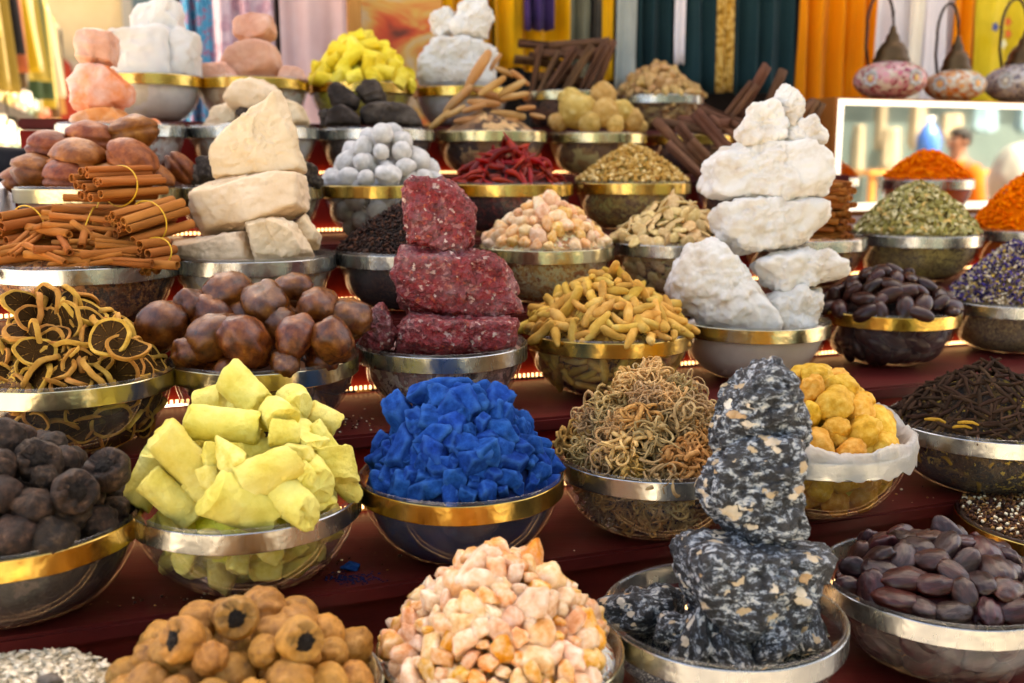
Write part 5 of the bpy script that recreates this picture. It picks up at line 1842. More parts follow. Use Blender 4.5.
b = Bowl(7, 568, 46, 'pale', 'glass bowl stacked with dark cinnamon bark at the back', cy=87)
BL3, BG3 = 'broad dark cinnamon bark piece stacked in the back row', 'bark pieces of the back row'
for px, py, dd, ro, yw in [(560, 54, .0, .02, .1), (545, 46, .03, .05, .3), (575, 44, .02, -.1, .2), (540, 62, .02, .1, .1), (562, 70, -.03, -.95, .3), (578, 70, -.03, -1.0, .3), (594, 68, -.02, -1.1, .3), (605, 66, .0, -1.2, .2), (536, 72, -.01, -1.4, .2), (548, 76, -.02, -1.1, .4), (586, 60, .02, -.6, .3),
                           (585, 46, .03, -.25, .4), (565, 80, .0, .1, .2), (555, 64, .03, .3, .2)]:
    put('rolled_bark', rnd.choice(qb), px, py, b.d + dd, ro, yw, rnd.uniform(0, 6), BL3, 'bark roll', BG3, .98)
core(b, 'cinnamon_fill', 'dark bark packed inside the bowl at the back', 'bark', bpy.data.materials['bark_fill'], .02, sink=.012)

b = Bowl(7, 658, 45, 'silver', 'glass bowl with bright band heaped with crinkled ginger chips at the back', cy=84)
gi_m = M('ginger_chip', [(.2, '#9a6a30'), (.5, '#c0945a'), (.85, '#d8b88a')], 30, .75, .5, 100, .14, .012, .25, u=0.0165)
gi_s = [lump('ginger_chip', gi_m, 3, 9, .7, 1, 9, (1.2, .85, .55), [(1.4, .2, 'n'), (4, .07, 'n')], s + 70) for s in range(4)]
pts = scatter(b, 95, .024, .095, 1.3, .0, .95, seed=131)
strew('ginger_chip', 'ginger chip', 'crinkled pale ginger chip heaped at the back beside the dark green cloth', 'crinkled ginger chips', gi_s, pts, .0165, 'flat', .5, .25, .002, seed=35)
strew('ginger_chip', 'ginger chip', 'ginger chip behind the glass at the back', 'ginger chips behind the glass', gi_s, wallpts(b, 44, .02, .084, .020, .016, 12, 1.6), .0165, 'any', jitter=.2, seed=36)
core(b, 'ginger_fill', 'ginger chips packed inside the bowl at the back', 'ginger', M_packed('ginger_fill', [(.1, '#3c220f'), (.6, '#835a30'), (.95, '#b08a58')], 40), .08, sink=.012, inset=0.018)

# fill the hidden right end of the upper steps with the corner goods the photo half shows
# =================================================================== BACKDROP
VB = 3.05


def cloth_mat(name, col, col2=None, scale=5, stops=None, voro=0):
    m, nt, bs = newmat(name)
    v = coords(nt, True)
    if stops:
        if voro:
            t = nt.nodes.new('ShaderNodeTexVoronoi')
            t.inputs['Scale'].default_value = voro
            nt.links.new(v, t.inputs['Vector'])
            src = t.outputs['Distance']
        else:
            src = noise_tex(nt, v, scale, 3, .5, .4).outputs[0]
        r = ramp(nt, stops)
        nt.links.new(src, r.inputs[0])
    else:
        r = ramp(nt, [(.3, col), (.7, col2 or col)])
        nt.links.new(noise_tex(nt, v, scale, 4).outputs[0], r.inputs[0])
    nt.links.new(r.outputs[0], bs.inputs['Base Color'])
    bs.inputs['Roughness'].default_value = .8
    bs.inputs['Specular IOR Level'].default_value = .15
    bs.inputs['Sheen Weight'].default_value = .1
    add_bump(nt, bs, v, 500, .15, .001)
    return m


def cloth(name, px0, px1, pyb, vv, m, label, cat='cloth', folds=5, amp=.018, ztop=3.0, flare=0.0, pyt=None, group='cloths hung behind the stand'):
    u0 = uv(on_v(px0, 60, vv))[0]
    u1 = uv(on_v(px1, 60, vv))[0]
    zb = on_v((px0 + px1) / 2, pyb, vv).z
    zt = ztop if pyt is None else on_v((px0 + px1) / 2, pyt, vv).z
    nu, nv = 60, 24
    vs, fs = [], []
    ph = rnd.uniform(0, 6)
    base = W(u0, vv, zb)
    for j in range(nv + 1):
        t = j / nv
        z = zb + (zt - zb) * t
        for i in range(nu + 1):
            q = i / nu
            fl = flare * (1 - t)
            u = u0 + (u1 - u0) * q + fl * (q - .5) * 2
            d = amp * (math.sin(2 * PI * folds * q + ph + .8 * math.sin(3 * t)) + .5 * math.sin(2 * PI * folds * 1.7 * q + 2 * ph + t)) * (.6 + .4 * (1 - t))
            d += .01 * noise.noise(Vector((q * 4, t * 5, ph)))
            vs.append(W(u, vv + d, z + .012 * noise.noise(Vector((q * 5, ph, 1))) * (j == 0)) - base)
    for j in range(nv):
        for i in range(nu):
            o = j * (nu + 1) + i
            fs.append((o, o + 1, o + nu + 2, o + nu + 1))
    o = obj(name, mesh(name, vs, fs, m), loc=base)
    sm = o.modifiers.new('thickness', 'SOLIDIFY')
    sm.thickness = .003
    return tag(o, label, cat, group)


c_cyan = cloth_mat('cyan_cloth', '', stops=[(.3, '#2f7fa0'), (.5, '#4f9fbf'), (.6, '#b06a80'), (.66, '#58a6c4')], scale=30)
c_navy = cloth_mat('navy_cloth', '#1c2a55', '#2c3c70')
c_flor = cloth_mat('floral_cloth', '', stops=[(.05, '#e4c8cc'), (.2, '#d4a9b2'), (.4, '#c79aa6'), (.6, '#ddc0c6')], voro=26)
c_pink = cloth_mat('pink_cloth', '#d9b3ad', '#e0bfba', 14)
c_yel = cloth_mat('yellow_cloth', '#d9940c', '#e2a41c', 6)
c_green = cloth_mat('green_cloth', '#0f2a2b', '#163436', 6)
c_or = cloth_mat('orange_cloth', '#d9760a', '#e2840e', 6)
c_white = cloth_mat('pale_cloth', '#d8cccb', '#e2d8d6', 6)
c_cream = cloth_mat('cream_cloth', '#ddcdb6', '#e6dac6', 6)
c_grey = cloth_mat('grey_cloth', '#8e9186', '#a3a59a', 6)
c_lemon = cloth_mat('lemon_cloth', '#c9a81a', '#d8bc3a', 8)
c_purple = cloth_mat('purple_cloth', '#3a2450', '#4a3064', 8)
c_gold = cloth_mat('gold_trim', '', stops=[(.35, '#7c5210'), (.5, '#b9852e'), (.62, '#dcb468'), (.7, '#9a6c20')], scale=70)
c_red = cloth_mat('red_cloth', '#8c1a14', '#a82a1e', 8)

cloth('cloth', 183, 214, 132, 2.92, c_cyan, 'cyan blue cloth speckled with pink behind the white crystals', folds=2)
cloth('cloth', 178, 208, 150, 3.0, c_navy, 'navy blue cloth seen below the cyan cloth between two bowls', folds=2, pyt=88)
cloth('cloth', 212, 278, 150, VB, c_flor, 'pink floral printed cloth behind the salmon rocks', folds=3)
cloth('cloth', 281, 349, 150, VB, c_pink, 'plain pale pink cloth behind the yellow rods', folds=2, amp=.008)
cloth('cloth', 440, 494, 70, VB + .05, c_yel, 'plain golden yellow cloth behind the back row white rocks', folds=3)
cloth('cloth', 494, 568, 70, VB, c_yel, 'golden yellow cloth behind the back row bark', folds=3)
cloth('cloth', 524, 551, 30, VB - .05, c_purple, 'short purple cloth hung over the golden yellow cloth', folds=2)
cloth('cloth', 563, 592, 80, VB + .02, cloth_mat('olive_cloth', '#6a6650', '#8c876c'), 'olive grey cloth beside the wooden post', folds=2)
cloth('cloth', 603, 614, 80, VB - .02, c_yel, 'narrow golden yellow strip of cloth beside the grey cloth', folds=1, amp=.006)
cloth('cloth', 616, 638, 90, VB - .04, c_grey, 'pale grey cloth left of the dark green cloths', folds=1, amp=.008)
cloth('cloth', 636, 680, 110, VB, c_green, 'narrow dark green cloth behind the ginger chips', folds=3)
cloth('cloth', 674, 684, 64, VB - .05, c_white, 'thin white strip of cloth between the dark green cloths', folds=1, amp=.004)
g_ = cloth('cloth', 682, 796, 94, VB - .02, c_green, 'wide dark green cloth with a gold trim down its middle', folds=6)
t_ = cloth('gold_trim', 717, 733, 92, VB - .055, c_gold, '', '', folds=1, amp=.003)
for k_ in ('label', 'category', 'group'):
    if k_ in t_:
        del t_[k_]
mw = t_.location - g_.location
t_.parent = g_
t_.location = mw
cloth('cloth', 796, 870, 118, VB - .04, c_or, 'bright orange cloth left of the mosaic lamps', folds=4, amp=.025)
cloth('cloth', 868, 912, 110, VB, c_white, 'pinkish white cloth behind the pink mosaic lamp', folds=2, amp=.01)
cloth('cloth', 908, 921, 110, VB - .03, c_cream, 'narrow cream band of cloth between the two white cloths', folds=1, amp=.004)
cloth('cloth', 919, 952, 110, VB, c_white, 'pinkish white cloth behind the orange mosaic lamp', folds=2, amp=.01)
cloth('cloth', 950, 982, 110, VB - .02, c_or, 'orange cloth between the white and the yellow cloth', folds=2)
y_ = cloth('cloth', 976, 1075, 110, VB - .05, c_lemon, 'yellow cloth with small blue flowers at the top right corner', folds=4)
fm_b, fm_o = M_plain('blue_print', '#2c3f7c', .8), M_plain('orange_print', '#c4560f', .8)
for (px, py, mm) in [(995, 27, fm_b), (1003, 44, M_plain('pale_print', '#d8cfa0', .8)), (1008, 22, fm_o), (1008, 34, fm_o)]:
    p = on_v(px, py, VB - .085)
    pts = []
    vs, fs = [(0, 0, 0)], []
    for i in range(40):
        a = 2 * PI * i / 40
        r = .014 * (1 + .35 * math.cos(5 * a))
        vs.append((r * math.cos(a) * CY, r * math.cos(a) * SY, r * math.sin(a)))
    fs = [(0, 1 + (i + 1) % 40, 1 + i) for i in range(40)]
    f_ = obj('printed_flower', mesh('printed_flower', vs, fs, mm, False), loc=p - y_.location)
    f_.parent = y_
    f_.modifiers.new('thickness', 'SOLIDIFY').thickness = .002
# hanging rail that carries the cloths
rl = tag(empty('cloth_rail', W(1, VB, 3.0)), 'dark metal rail above the stand from which the cloths hang', 'rail')
obj('rail_bar', mesh('rail_bar', *tube([W(-.6, VB, 3.01) - rl.location, W(3.4, VB, 3.01) - rl.location], .016, 12), M_plain('dark_metal', '#2a2624', .4, .8)), rl)
for u in (-.55, 1.2, 3.3):
    obj('rail_post', mesh('rail_post', *tube([W(u, VB + .12, 0) - rl.location, W(u, VB + .12, 3.01) - rl.location], .02, 12), bpy.data.materials['dark_metal']), rl)

wood = M('light_wood', [(.3, '#a56a30'), (.7, '#c98e4c')], 12, .5, .3, 60, 0, stretch=(3, 3, .3))
u_ = uv(on_v(355, 60, VB - .06))[0]
tag(obj('wooden_post', mesh('wooden_post', *box(-.018, .018, -.018, .018, 0, 3.0), wood, False), loc=W(u_, VB - .06, 0), rot=(0, 0, YAW)), 'light brown wooden post between the pink cloth and the painting', 'post')
u_ = uv(on_v(598, 60, VB + .03))[0]
tag(obj('wooden_post', mesh('wooden_post', *box(-.012, .012, -.02, .02, 0, 3.0), M('grey_wood', [(.3, '#4a4238'), (.7, '#6c6254')], 12, .6, .3, 60, 0), False), loc=W(u_, VB + .03, 0), rot=(0, 0, YAW)), 'thin weathered brown post right of the olive cloth', 'post')

# abstract painting
p0, p1 = on_v(362, 95, VB + .02), on_v(442, 95, VB + .02)
pu0, pu1 = uv(p0)[0], uv(p1)[0]
pic = tag(empty('painting', W((pu0 + pu1) / 2, VB + .02, 1.72), YAW), 'loose orange red and yellow painting propped behind the yellow rods', 'painting')
pm_, nt, bs = newmat('painting_face')
v = coords(nt, False)
mp = nt.nodes.new('ShaderNodeMapping')
mp.inputs['Scale'].default_value = (1.3, 1, 2.6)
nt.links.new(v, mp.inputs[0])
n = noise_tex(nt, mp.outputs[0], 3.2, 3, .5, .8)
r = ramp(nt, [(.28, '#6d2c14'), (.40, '#c9451c'), (.47, '#d9642c'), (.54, '#d8a04a'), (.6, '#cfae84'), (.7, '#b9945c')])
nt.links.new(n.outputs[0], r.inputs[0])
nt.links.new(r.outputs[0], bs.inputs['Base Color'])
bs.inputs['Roughness'].default_value = .6
hw_ = (pu1 - pu0) / 2
obj('canvas', mesh('canvas', *box(-hw_, hw_, -.008, .008, -.3, .75), pm_, False), pic)

# dark boards behind everything, made extra tall and long to shade the stand
bb = tag(obj('back_wall', mesh('back_wall', *box(uv(on_v(174, 60, VB + .22))[0], 9, 0, .3, 0, 7.0), M('back_wall_dark', [(.3, '#1c1614'), (.7, '#2a211d')], 4, .8, .3, 30, 0), False), loc=W(0, VB + .22, 0), rot=(0, 0, YAW)), 'dark boarded wall of the shop behind the hanging cloths', 'wall')
bb.name = 'shop_wall'

# =================================================================== MIRROR AND LAMPS
c0 = on_v(834, 97, VM)
zt = c0.z
mu0 = uv(c0)[0]
mu1 = mu0 + 1.05
zb = CAMZ - STEP_H[5] + .001
mr_ = tag(empty('mirror', W(mu0, VM, zb), YAW), 'large mirror in a wooden frame with a glowing white edge reflecting the lane', 'mirror')
fw = M('frame_wood', [(.3, '#8a4c1e'), (.7, '#a8642c')], 10, .4, .2, 50, 0)
glow = M_emit('frame_light', '#fff4e4', .2)
mg, nt, bs = newmat('mirror_glass')
bs.inputs['Base Color'].default_value = (.8, .82, .82, 1)
bs.inputs['Metallic'].default_value = 1
bs.inputs['Roughness'].default_value = .03
H_ = zt - zb
L_ = mu1 - mu0
DP = .16
obj('case', mesh('case', *box(0, L_, .012, DP, 0, H_), fw, False), mr_)
k = .013
parts = [box(0, .012, -.004, .012, 0, H_), box(L_ - .012, L_, -.004, .012, 0, H_), box(.012, L_ - .012, -.004, .012, H_ - .004, H_), box(.012, L_ - .012, -.004, .012, 0, .012)]
V, Fc, _ = join(parts)
obj('frame', mesh('frame', V, Fc, fw, False), mr_)
parts = [box(.012, .034, -.002, .010, .012, H_ - .004), box(L_ - .034, L_ - .012, -.002, .010, .012, H_ - .004), box(.034, L_ - .034, -.002, .010, H_ - .020, H_ - .004), box(.034, L_ - .034, -.002, .010, .012, .034)]
V, Fc, _ = join(parts)
obj('light_edge', mesh('light_edge', V, Fc, glow, False), mr_)
obj('mirror_glass', mesh('mirror_glass', *box(.034, L_ - .034, .004, .010, .034, H_ - .020), mg, False), mr_)


def mosaic(name, cols):
    m, nt, bs = newmat(name)
    v = coords(nt, True)
    t = nt.nodes.new('ShaderNodeTexVoronoi')
    t.inputs['Scale'].default_value = 62
    nt.links.new(v, t.inputs['Vector'])
    sp = nt.nodes.new('ShaderNodeSeparateColor')
    nt.links.new(t.outputs['Color'], sp.inputs[0])
    r = ramp(nt, [(i / len(cols), c) for i, c in enumerate(cols)], 'CONSTANT')
    nt.links.new(sp.outputs[0], r.inputs[0])
    t2 = nt.nodes.new('ShaderNodeTexVoronoi')
    t2.feature = 'DISTANCE_TO_EDGE'
    t2.inputs['Scale'].default_value = 62
    nt.links.new(v, t2.inputs['Vector'])
    mr = nt.nodes.new('ShaderNodeMapRange')
    mr.inputs['From Min'].default_value = .03
    mr.inputs['From Max'].default_value = .09
    nt.links.new(t2.outputs['Distance'], mr.inputs['Value'])
    mx = nt.nodes.new('ShaderNodeMix')
    mx.data_type = 'RGBA'
    nt.links.new(mr.outputs[0], mx.inputs[0])
    mx.inputs[6].default_value = lin('#b8a58e')
    nt.links.new(r.outputs[0], mx.inputs[7])
    nt.links.new(mx.outputs[2], bs.inputs['Base Color'])
    bs.inputs['Roughness'].default_value = .2
    bp = nt.nodes.new('ShaderNodeBump')
    bp.inputs['Strength'].default_value = .5
    bp.inputs['Distance'].default_value = .002
    nt.links.new(mr.outputs[0], bp.inputs['Height'])
    nt.links.new(bp.outputs[0], bs.inputs['Normal'])
    return m


brass = M_metal('lamp_brass', '#6b5236', '#4c3826', .4)
brass2 = M_plain('lamp_iron', '#3a2a20', .45, .7)
petal = M('petal_glass', [(.3, '#9a9c98'), (.7, '#bdbab2')], 60, .2, .2)
for px0, px1, pyc, cols, lab, heart, sd_ in [(855, 926, 74, ['#9c3a4c', '#b5606c', '#c88a8c', '#8a2c40', '#c9b2a0'], 'pink mosaic glass lamp with curved handle on the left of the mirror top', '#c8a05c', 1),
                                       (926, 985, 75, ['#c4743a', '#d09258', '#caa888', '#b9602a', '#cdbfa8'], 'orange mosaic glass lamp in the middle of the mirror top', '#d69a5a', 2),
                                       (987, 1060, 70, ['#6e6468', '#857a7c', '#9c9294', '#5c5058', '#b0a6a0'], 'grey violet mosaic glass lamp at the right of the mirror top', '#bfb6a0', 3)]:
    c = on_v((px0 + px1) / 2, pyc, VM + .075)
    d = depth_on((px0 + px1) / 2, pyc, VM + .075)
    R_ = (px1 - px0) / 2 * d / F
    hh = R_ * .55
    root = tag(empty('mosaic_lamp', (c.x, c.y, zt + .001), YAW), lab, 'lamp', 'mosaic glass lamps on the mirror')
    prof = [(R_ * .34, 0), (R_ * .42, .004)]
    for i in range(1, 16):
        a = -PI / 2 + PI * i / 16
        prof.append((max(R_ * .3, R_ * math.cos(a)), hh + hh * math.sin(a)))
    prof = [(0, 0)] + prof
    obj('globe', mesh('globe', *lathe(prof, 48), mosaic('mosaic_glass', cols)), root)
    zc = 2 * hh - .006
    capp = [(R_ * .5, zc), (R_ * .50, zc + .008), (R_ * .44, zc + .014), (R_ * .42, zc + .03), (R_ * .3, zc + .05), (R_ * .2, zc + .058), (R_ * .18, zc + .072), (R_ * .11, zc + .082), (R_ * .07, zc + .1), (0, zc + .102)]
    obj('cap', mesh('cap', *lathe(capp, 32), brass), root)
    pts = []
    zt_ = zc + .19
    for i in range(15):
        t = i / 14
        a = PI * 1.08 - t * PI * 1.0
        pts.append((-R_ * .42 + R_ * .48 * math.cos(a) * (1 if a > PI / 2 else .85), 0, zc + .10 + .09 * math.sin(max(0, a)) if a < PI else zc + .10))
    pts = [(-R_ * .78, 0, zc - .01), (-R_ * .90, 0, zc + .04)] + pts
    obj('handle', mesh('handle', *tube(pts, .0042, 8), brass2), root)
    ch = [tube([pts[-1], (pts[-1][0] * .5, 0, zc + .145), (0, 0, zc + .1)], .0022, 6)]
    for i in range(4):
        vs, fs = lathe([(.0045, -.001), (.0055, 0), (.0045, .001)], 10, True)
        q = Vector(pts[-1]).lerp(Vector((0, 0, zc + .1)), (i + .5) / 4)
        ch.append(([Vector((v_[0], v_[2], v_[1])) + q for v_ in vs], fs))
    V, Fc, _ = join(ch)
    obj('chain', mesh('chain', V, Fc, brass2), root)
    for an in (-PI / 2 + .05, -PI / 2 - 1.25, -PI / 2 + 1.3):
        vs, fs, fm = [], [], []
        for kk in range(9):
            a = 2 * PI * kk / 8
            r0 = 0 if kk == 8 else .018
            rr = .0072 if kk < 8 else .0105
            o_ = len(vs)
            cv, cf = ico(2)
            for q in cv:
                vs.append((r0 * math.cos(a) + rr * q[0], rr * .38 * q[1], r0 * math.sin(a) + rr * q[2]))
            fs += [tuple(i + o_ for i in f) for f in cf]
            fm += [1 if kk == 8 else 0] * len(cf)
        fl_ = obj('flower_medallion', mesh('flower_medallion', vs, fs, [petal, M_plain('flower_heart', heart, .25)], True, fm), root)
        fl_.location = (R_ * .97 * math.cos(an), R_ * .97 * math.sin(an), hh)
        fl_.rotation_euler = (0, 0, an + PI / 2)

# =================================================================== WHAT THE MIRROR SHOWS: the other side of the lane
def mirrored(px, py, depth):
    """where a thing must really stand for the mirror to show it at that place"""
    p = at_depth(px, py, depth)
    u, v = uv(p)
    return u, 2 * VM - v, p.z


VF = -4.2
fac = tag(empty('shop_front', W(6, VF, 0), YAW), 'pale teal shop front on the far side of the lane seen in the mirror', 'shop')
tl = M('teal_plaster', [(.3, '#3d4c4c'), (.7, '#4f5e5c')], 2, .8, .3, 20, 0)
obj('wall', mesh('wall', *box(-9, 9, -.3, 0, 0, 5.2), tl, False), fac)
obj('awning', mesh('awning', *box(-3.5, 6, 0, 1.0, 3.3, 3.36), cloth_mat('awning_cloth', '#8c8274', '#9c9284'), False), fac)
for x in (-7, -4, 5.5):
    obj('doorway', mesh('doorway', *box(x, x + 1.3, .001, .03, 0.02, 2.3), M_plain('door_dark', '#3a3632', .5), False), fac)
cm = cloth_mat('cream_garment', '#857c68', '#918973', 3)
bm_ = cloth_mat('blue_garment', '#587480', '#6a868e', 3)
bt = M_plain('blue_plastic', '#2a62b0', .35)


def garment(px0, px1, py0, py1, dep, m, lab):
    u0, v0, z0 = mirrored(px0, py0, dep)
    u1, v1, z1 = mirrored(px1, py1, dep)
    uc, vc = (u0 + u1) / 2, (v0 + v1) / 2
    wv, hv = abs(u1 - u0), abs(z1 - z0)
    n = 24
    vs, fs = [], []
    for j in range(13):
        t = j / 12
        wd = wv * (.36 + .14 * t) if j < 11 else wv * .36 * (1.3 - .3 * (j - 10))
        for i in range(n):
            a = 2 * PI * i / n
            rr = 1 + .12 * math.sin(5 * a + 2 * t + px0)
            vs.append((wd * math.cos(a) * rr, .07 * math.sin(a) * rr, -hv * t))
    for j in range(12):
        for i in range(n):
            fs.append((j * n + i, j * n + (i + 1) % n, (j + 1) * n + (i + 1) % n, (j + 1) * n + i))
    fs.append(tuple(range(n - 1, -1, -1)))
    fs.append(tuple(12 * n + i for i in range(n)))
    o = obj('garment', mesh('garment', vs, fs, m), loc=W(uc, max(vc, VF + .12), max(z0, z1)), rot=(0, 0, YAW))
    tag(o, lab, 'garment', 'garments hung at the shop front across the lane')


DF = 10.4
garment(850, 866, 125, 178, DF, cm, 'cream garment nearest the left side of the mirror picture')
garment(874, 888, 102, 150, DF, cm, 'narrow cream garment hung high in the mirror picture')
garment(878, 904, 128, 172, DF, cm, 'wide cream garment hung low in the mirror picture')
garment(906, 930, 102, 150, DF, cm, 'cream garment left of the blue water bottle in the mirror picture')
garment(936, 968, 114, 140, DF, cm, 'short cream garment above the man in the mirror picture')
garment(966, 1004, 104, 134, DF, bm_, 'pale blue garment right of the man in the mirror picture')
garment(1012, 1040, 104, 134, DF, bm_, 'pale blue garment at the right end of the mirror picture')
u0, v0, z0 = mirrored(927, 170, 9.6)
wb = tag(empty('water_bottle', W(u0, v0, z0), YAW), 'large blue water bottle standing in the mirror picture', 'water bottle')
R_ = .11
obj('bottle_body', mesh('bottle_body', *lathe([(0, 0), (R_ * .95, 0), (R_, .02), (R_, .14), (R_ * .94, .16), (R_, .18), (R_, .32), (R_ * .6, .4), (R_ * .3, .43), (R_ * .3, .48), (0, .48)], 32), bt), wb)
obj('bottle_cap', mesh('bottle_cap', *lathe([(R_ * .34, .455), (R_ * .36, .46), (R_ * .36, .5), (0, .505)], 24), M_plain('white_cap', '#d8d8d4', .4)), wb)
ptb = tag(empty('table', W(u0, v0, 0), YAW), 'plain table under the blue water bottle across the lane', 'table')
obj('table_top', mesh('table_top', *box(-.9, .9, -.3, .3, z0 - .04, z0 - .001), wood, False), ptb)
for sx in (-.85, .8):
    for sy in (-.26, .21):
        obj('leg', mesh('leg', *box(sx, sx + .05, sy, sy + .05, 0, z0 - .0405), wood, False), ptb)
u0, v0, z0 = mirrored(1022, 172, 9.0)
sk = tag(obj('white_sack', ball('white_sack', c_grey, 4, (.3, .26, .36), [(1.2, .1, 'n'), (4, .03, 'n')], 5), loc=W(u0, v0, z0 - .1)), 'rounded white sack at the right end of the mirror picture', 'sack')
tbl = tag(empty('stool', W(u0, v0, 0), YAW), 'low wooden stand carrying the white sack across the lane', 'stand')
zs_ = z0 - .1 - .34
obj('seat', mesh('seat', *box(-.25, .25, -.25, .25, zs_ - .04, zs_), wood, False), tbl)
for sx in (-.24, .19):
    for sy in (-.24, .19):
        obj('leg', mesh('leg', *box(sx, sx + .05, sy, sy + .05, 0, zs_ - .0405), wood, False), tbl)

# the man in orange
mu_, mv_, mz_ = mirrored(960, 143, 8.6)
HT = mz_ + .13


def person(u, v, height, face):
    root = tag(empty('person', W(u, v, 0), face), 'man with short black hair in an orange shirt seen in the mirror', 'person')
    s = height / 1.75
    J = {'pel': (0, 0, .95), 'waist': (0, .01, 1.08), 'chest': (0, .0, 1.28), 'sh': (0, .01, 1.42), 'neck': (0, .0, 1.50), 'chin': (0, -.015, 1.555), 'head': (0, -.015, 1.64), 'top': (0, -.005, 1.71)}
    V = list(J.values())
    nm = list(J.keys())
    E = [(i, i + 1) for i in range(7)]
    Rr = [(.15, .11), (.135, .10), (.16, .11), (.13, .085), (.055, .055), (.06, .07), (.074, .09), (.05, .06)]
    for sg in (-1, 1):
        o = len(V)
        V += [(.17 * sg, .01, 1.41), (.22 * sg, .02, 1.14), (.20 * sg, -.12, .93), (.19 * sg, -.17, .86)]
        Rr += [(.06, .06), (.045, .045), (.034, .034), (.03, .02)]
        E += [(3, o), (o, o + 1), (o + 1, o + 2), (o + 2, o + 3)]
        for k in range(4):
            q = len(V)
            V += [((.19 + .018 * (k - 1.5)) * sg, -.20, .80 - .004 * abs(k - 1.5)), ((.19 + .018 * (k - 1.5)) * sg, -.195, .765)]
            Rr += [(.009, .009), (.007, .007)]
            E += [(o + 3, q), (q, q + 1)]
        q = len(V)
        V += [(.155 * sg, -.20, .83), (.15 * sg, -.215, .80)]
        Rr += [(.01, .01), (.008, .008)]
        E += [(o + 3, q), (q, q + 1)]
        o = len(V)
        V += [(.09 * sg, 0, .90), (.10 * sg, -.01, .50), (.105 * sg, .02, .09), (.11 * sg, -.12, .03)]
        Rr += [(.085, .085), (.058, .058), (.042, .042), (.035, .025)]
        E += [(0, o), (o, o + 1), (o + 1, o + 2), (o + 2, o + 3)]
    me = bpy.data.meshes.new('body')
    me.from_pydata([Vector(q) * s for q in V], E, [])
    o = bpy.data.objects.new('body', me)
    COL.objects.link(o)
    o.parent = root
    sk_ = o.modifiers.new('skin', 'SKIN')
    for i, r in enumerate(Rr):
        me.skin_vertices[0].data[i].radius = (r[0] * s, r[1] * s)
    me.skin_vertices[0].data[0].use_root = True
    o.modifiers.new('sub', 'SUBSURF').levels = 2
    o.modifiers['sub'].render_levels = 2
    skin = M_plain('skin', '#7a4a30', .55)
    me.materials.append(skin)
    # face: eyes, nose, ears
    fv = []
    for sg in (-1, 1):
        fv.append(([tuple(Vector(q) * .011 * s + Vector((.032 * sg, -.098, 1.645)) * s) for q in ico(2)[0]], ico(2)[1]))
    V2, F2, _ = join(fv)
    obj('eyes', mesh('eyes', V2, F2, M_plain('eye', '#1a1412', .3)), root)
    obj('nose', mesh('nose', [tuple(Vector((q[0] * .016, q[1] * .024 - .108, q[2] * .028 + 1.615)) * s) for q in ico(2)[0]], ico(2)[1], skin), root)
    V2, F2, _ = join([([tuple(Vector((q[0] * .012 + .078 * sg, q[1] * .02 - .005, q[2] * .032 + 1.63)) * s) for q in ico(2)[0]], ico(2)[1]) for sg in (-1, 1)])
    obj('ears', mesh('ears', V2, F2, skin), root)
    obj('mouth', mesh('mouth', [tuple(Vector((q[0] * .026, q[1] * .008 - .09, q[2] * .007 + 1.572)) * s) for q in ico(2)[0]], ico(2)[1], M_plain('lip', '#5c2f28', .5)), root)
    hv = [Vector((q[0] * .088, q[1] * .107 + .004, q[2] * .095 + 1.662)) for q in ico(4)[0]]
    hv = [Vector((q.x, max(q.y, -.088 if q.z > 1.69 else -.02), max(q.z, 1.60 if q.y > .02 else 1.655))) * s for q in hv]
    obj('hair', mesh('hair', hv, ico(4)[1], M('hair', [(.3, '#0c0a09'), (.7, '#1c1714')], 60, .6, .6, 200, 0)), root)
    # shirt: torso with sleeves; trousers
    sh = M('orange_shirt', [(.3, '#a84a06'), (.7, '#ba5c0e')], 8, .8, .4, 30, 0)
    prof = [(.175, .13, .88), (.165, .125, 1.0), (.165, .12, 1.15), (.185, .125, 1.3), (.19, .115, 1.38), (.15, .1, 1.44), (.075, .075, 1.485), (.062, .062, 1.49)]
    vs, fs = [], []
    n = 32
    for a_, b_, z in prof:
        for i in range(n):
            t = 2 * PI * i / n
            w_ = 1 + .03 * math.sin(6 * t + z * 9)
            vs.append(Vector((a_ * math.cos(t) * w_, b_ * math.sin(t) * w_, z)) * s)
    for j in range(len(prof) - 1):
        for i in range(n):
            fs.append((j * n + i, j * n + (i + 1) % n, (j + 1) * n + (i + 1) % n, (j + 1) * n + i))
    parts = [(vs, fs)]
    for sg in (-1, 1):
        parts.append(tube([Vector((.14 * sg, .01, 1.40)) * s, Vector((.185 * sg, .012, 1.36)) * s, Vector((.215 * sg, .02, 1.2)) * s, Vector((.222 * sg, .02, 1.12)) * s], [.075 * s, .072 * s, .064 * s, .066 * s], 16, False))
    V2, F2, _ = join(parts)
    obj('shirt', mesh('shirt', V2, F2, sh), root)
    parts = []
    for sg in (-1, 1):
        parts.append(tube([Vector((.06 * sg, 0, .98)) * s, Vector((.088 * sg, 0, .86)) * s, Vector((.10 * sg, -.01, .5)) * s, Vector((.105 * sg, .015, .1)) * s], [.11 * s, .112 * s, .078 * s, .07 * s], 18, False))
    V2, F2, _ = join(parts)
    obj('trousers', mesh('trousers', V2, F2, M_plain('trouser', '#2c2a2c', .8)), root)


person(mu_, mv_, HT, YAW + PI * .5 + PI)

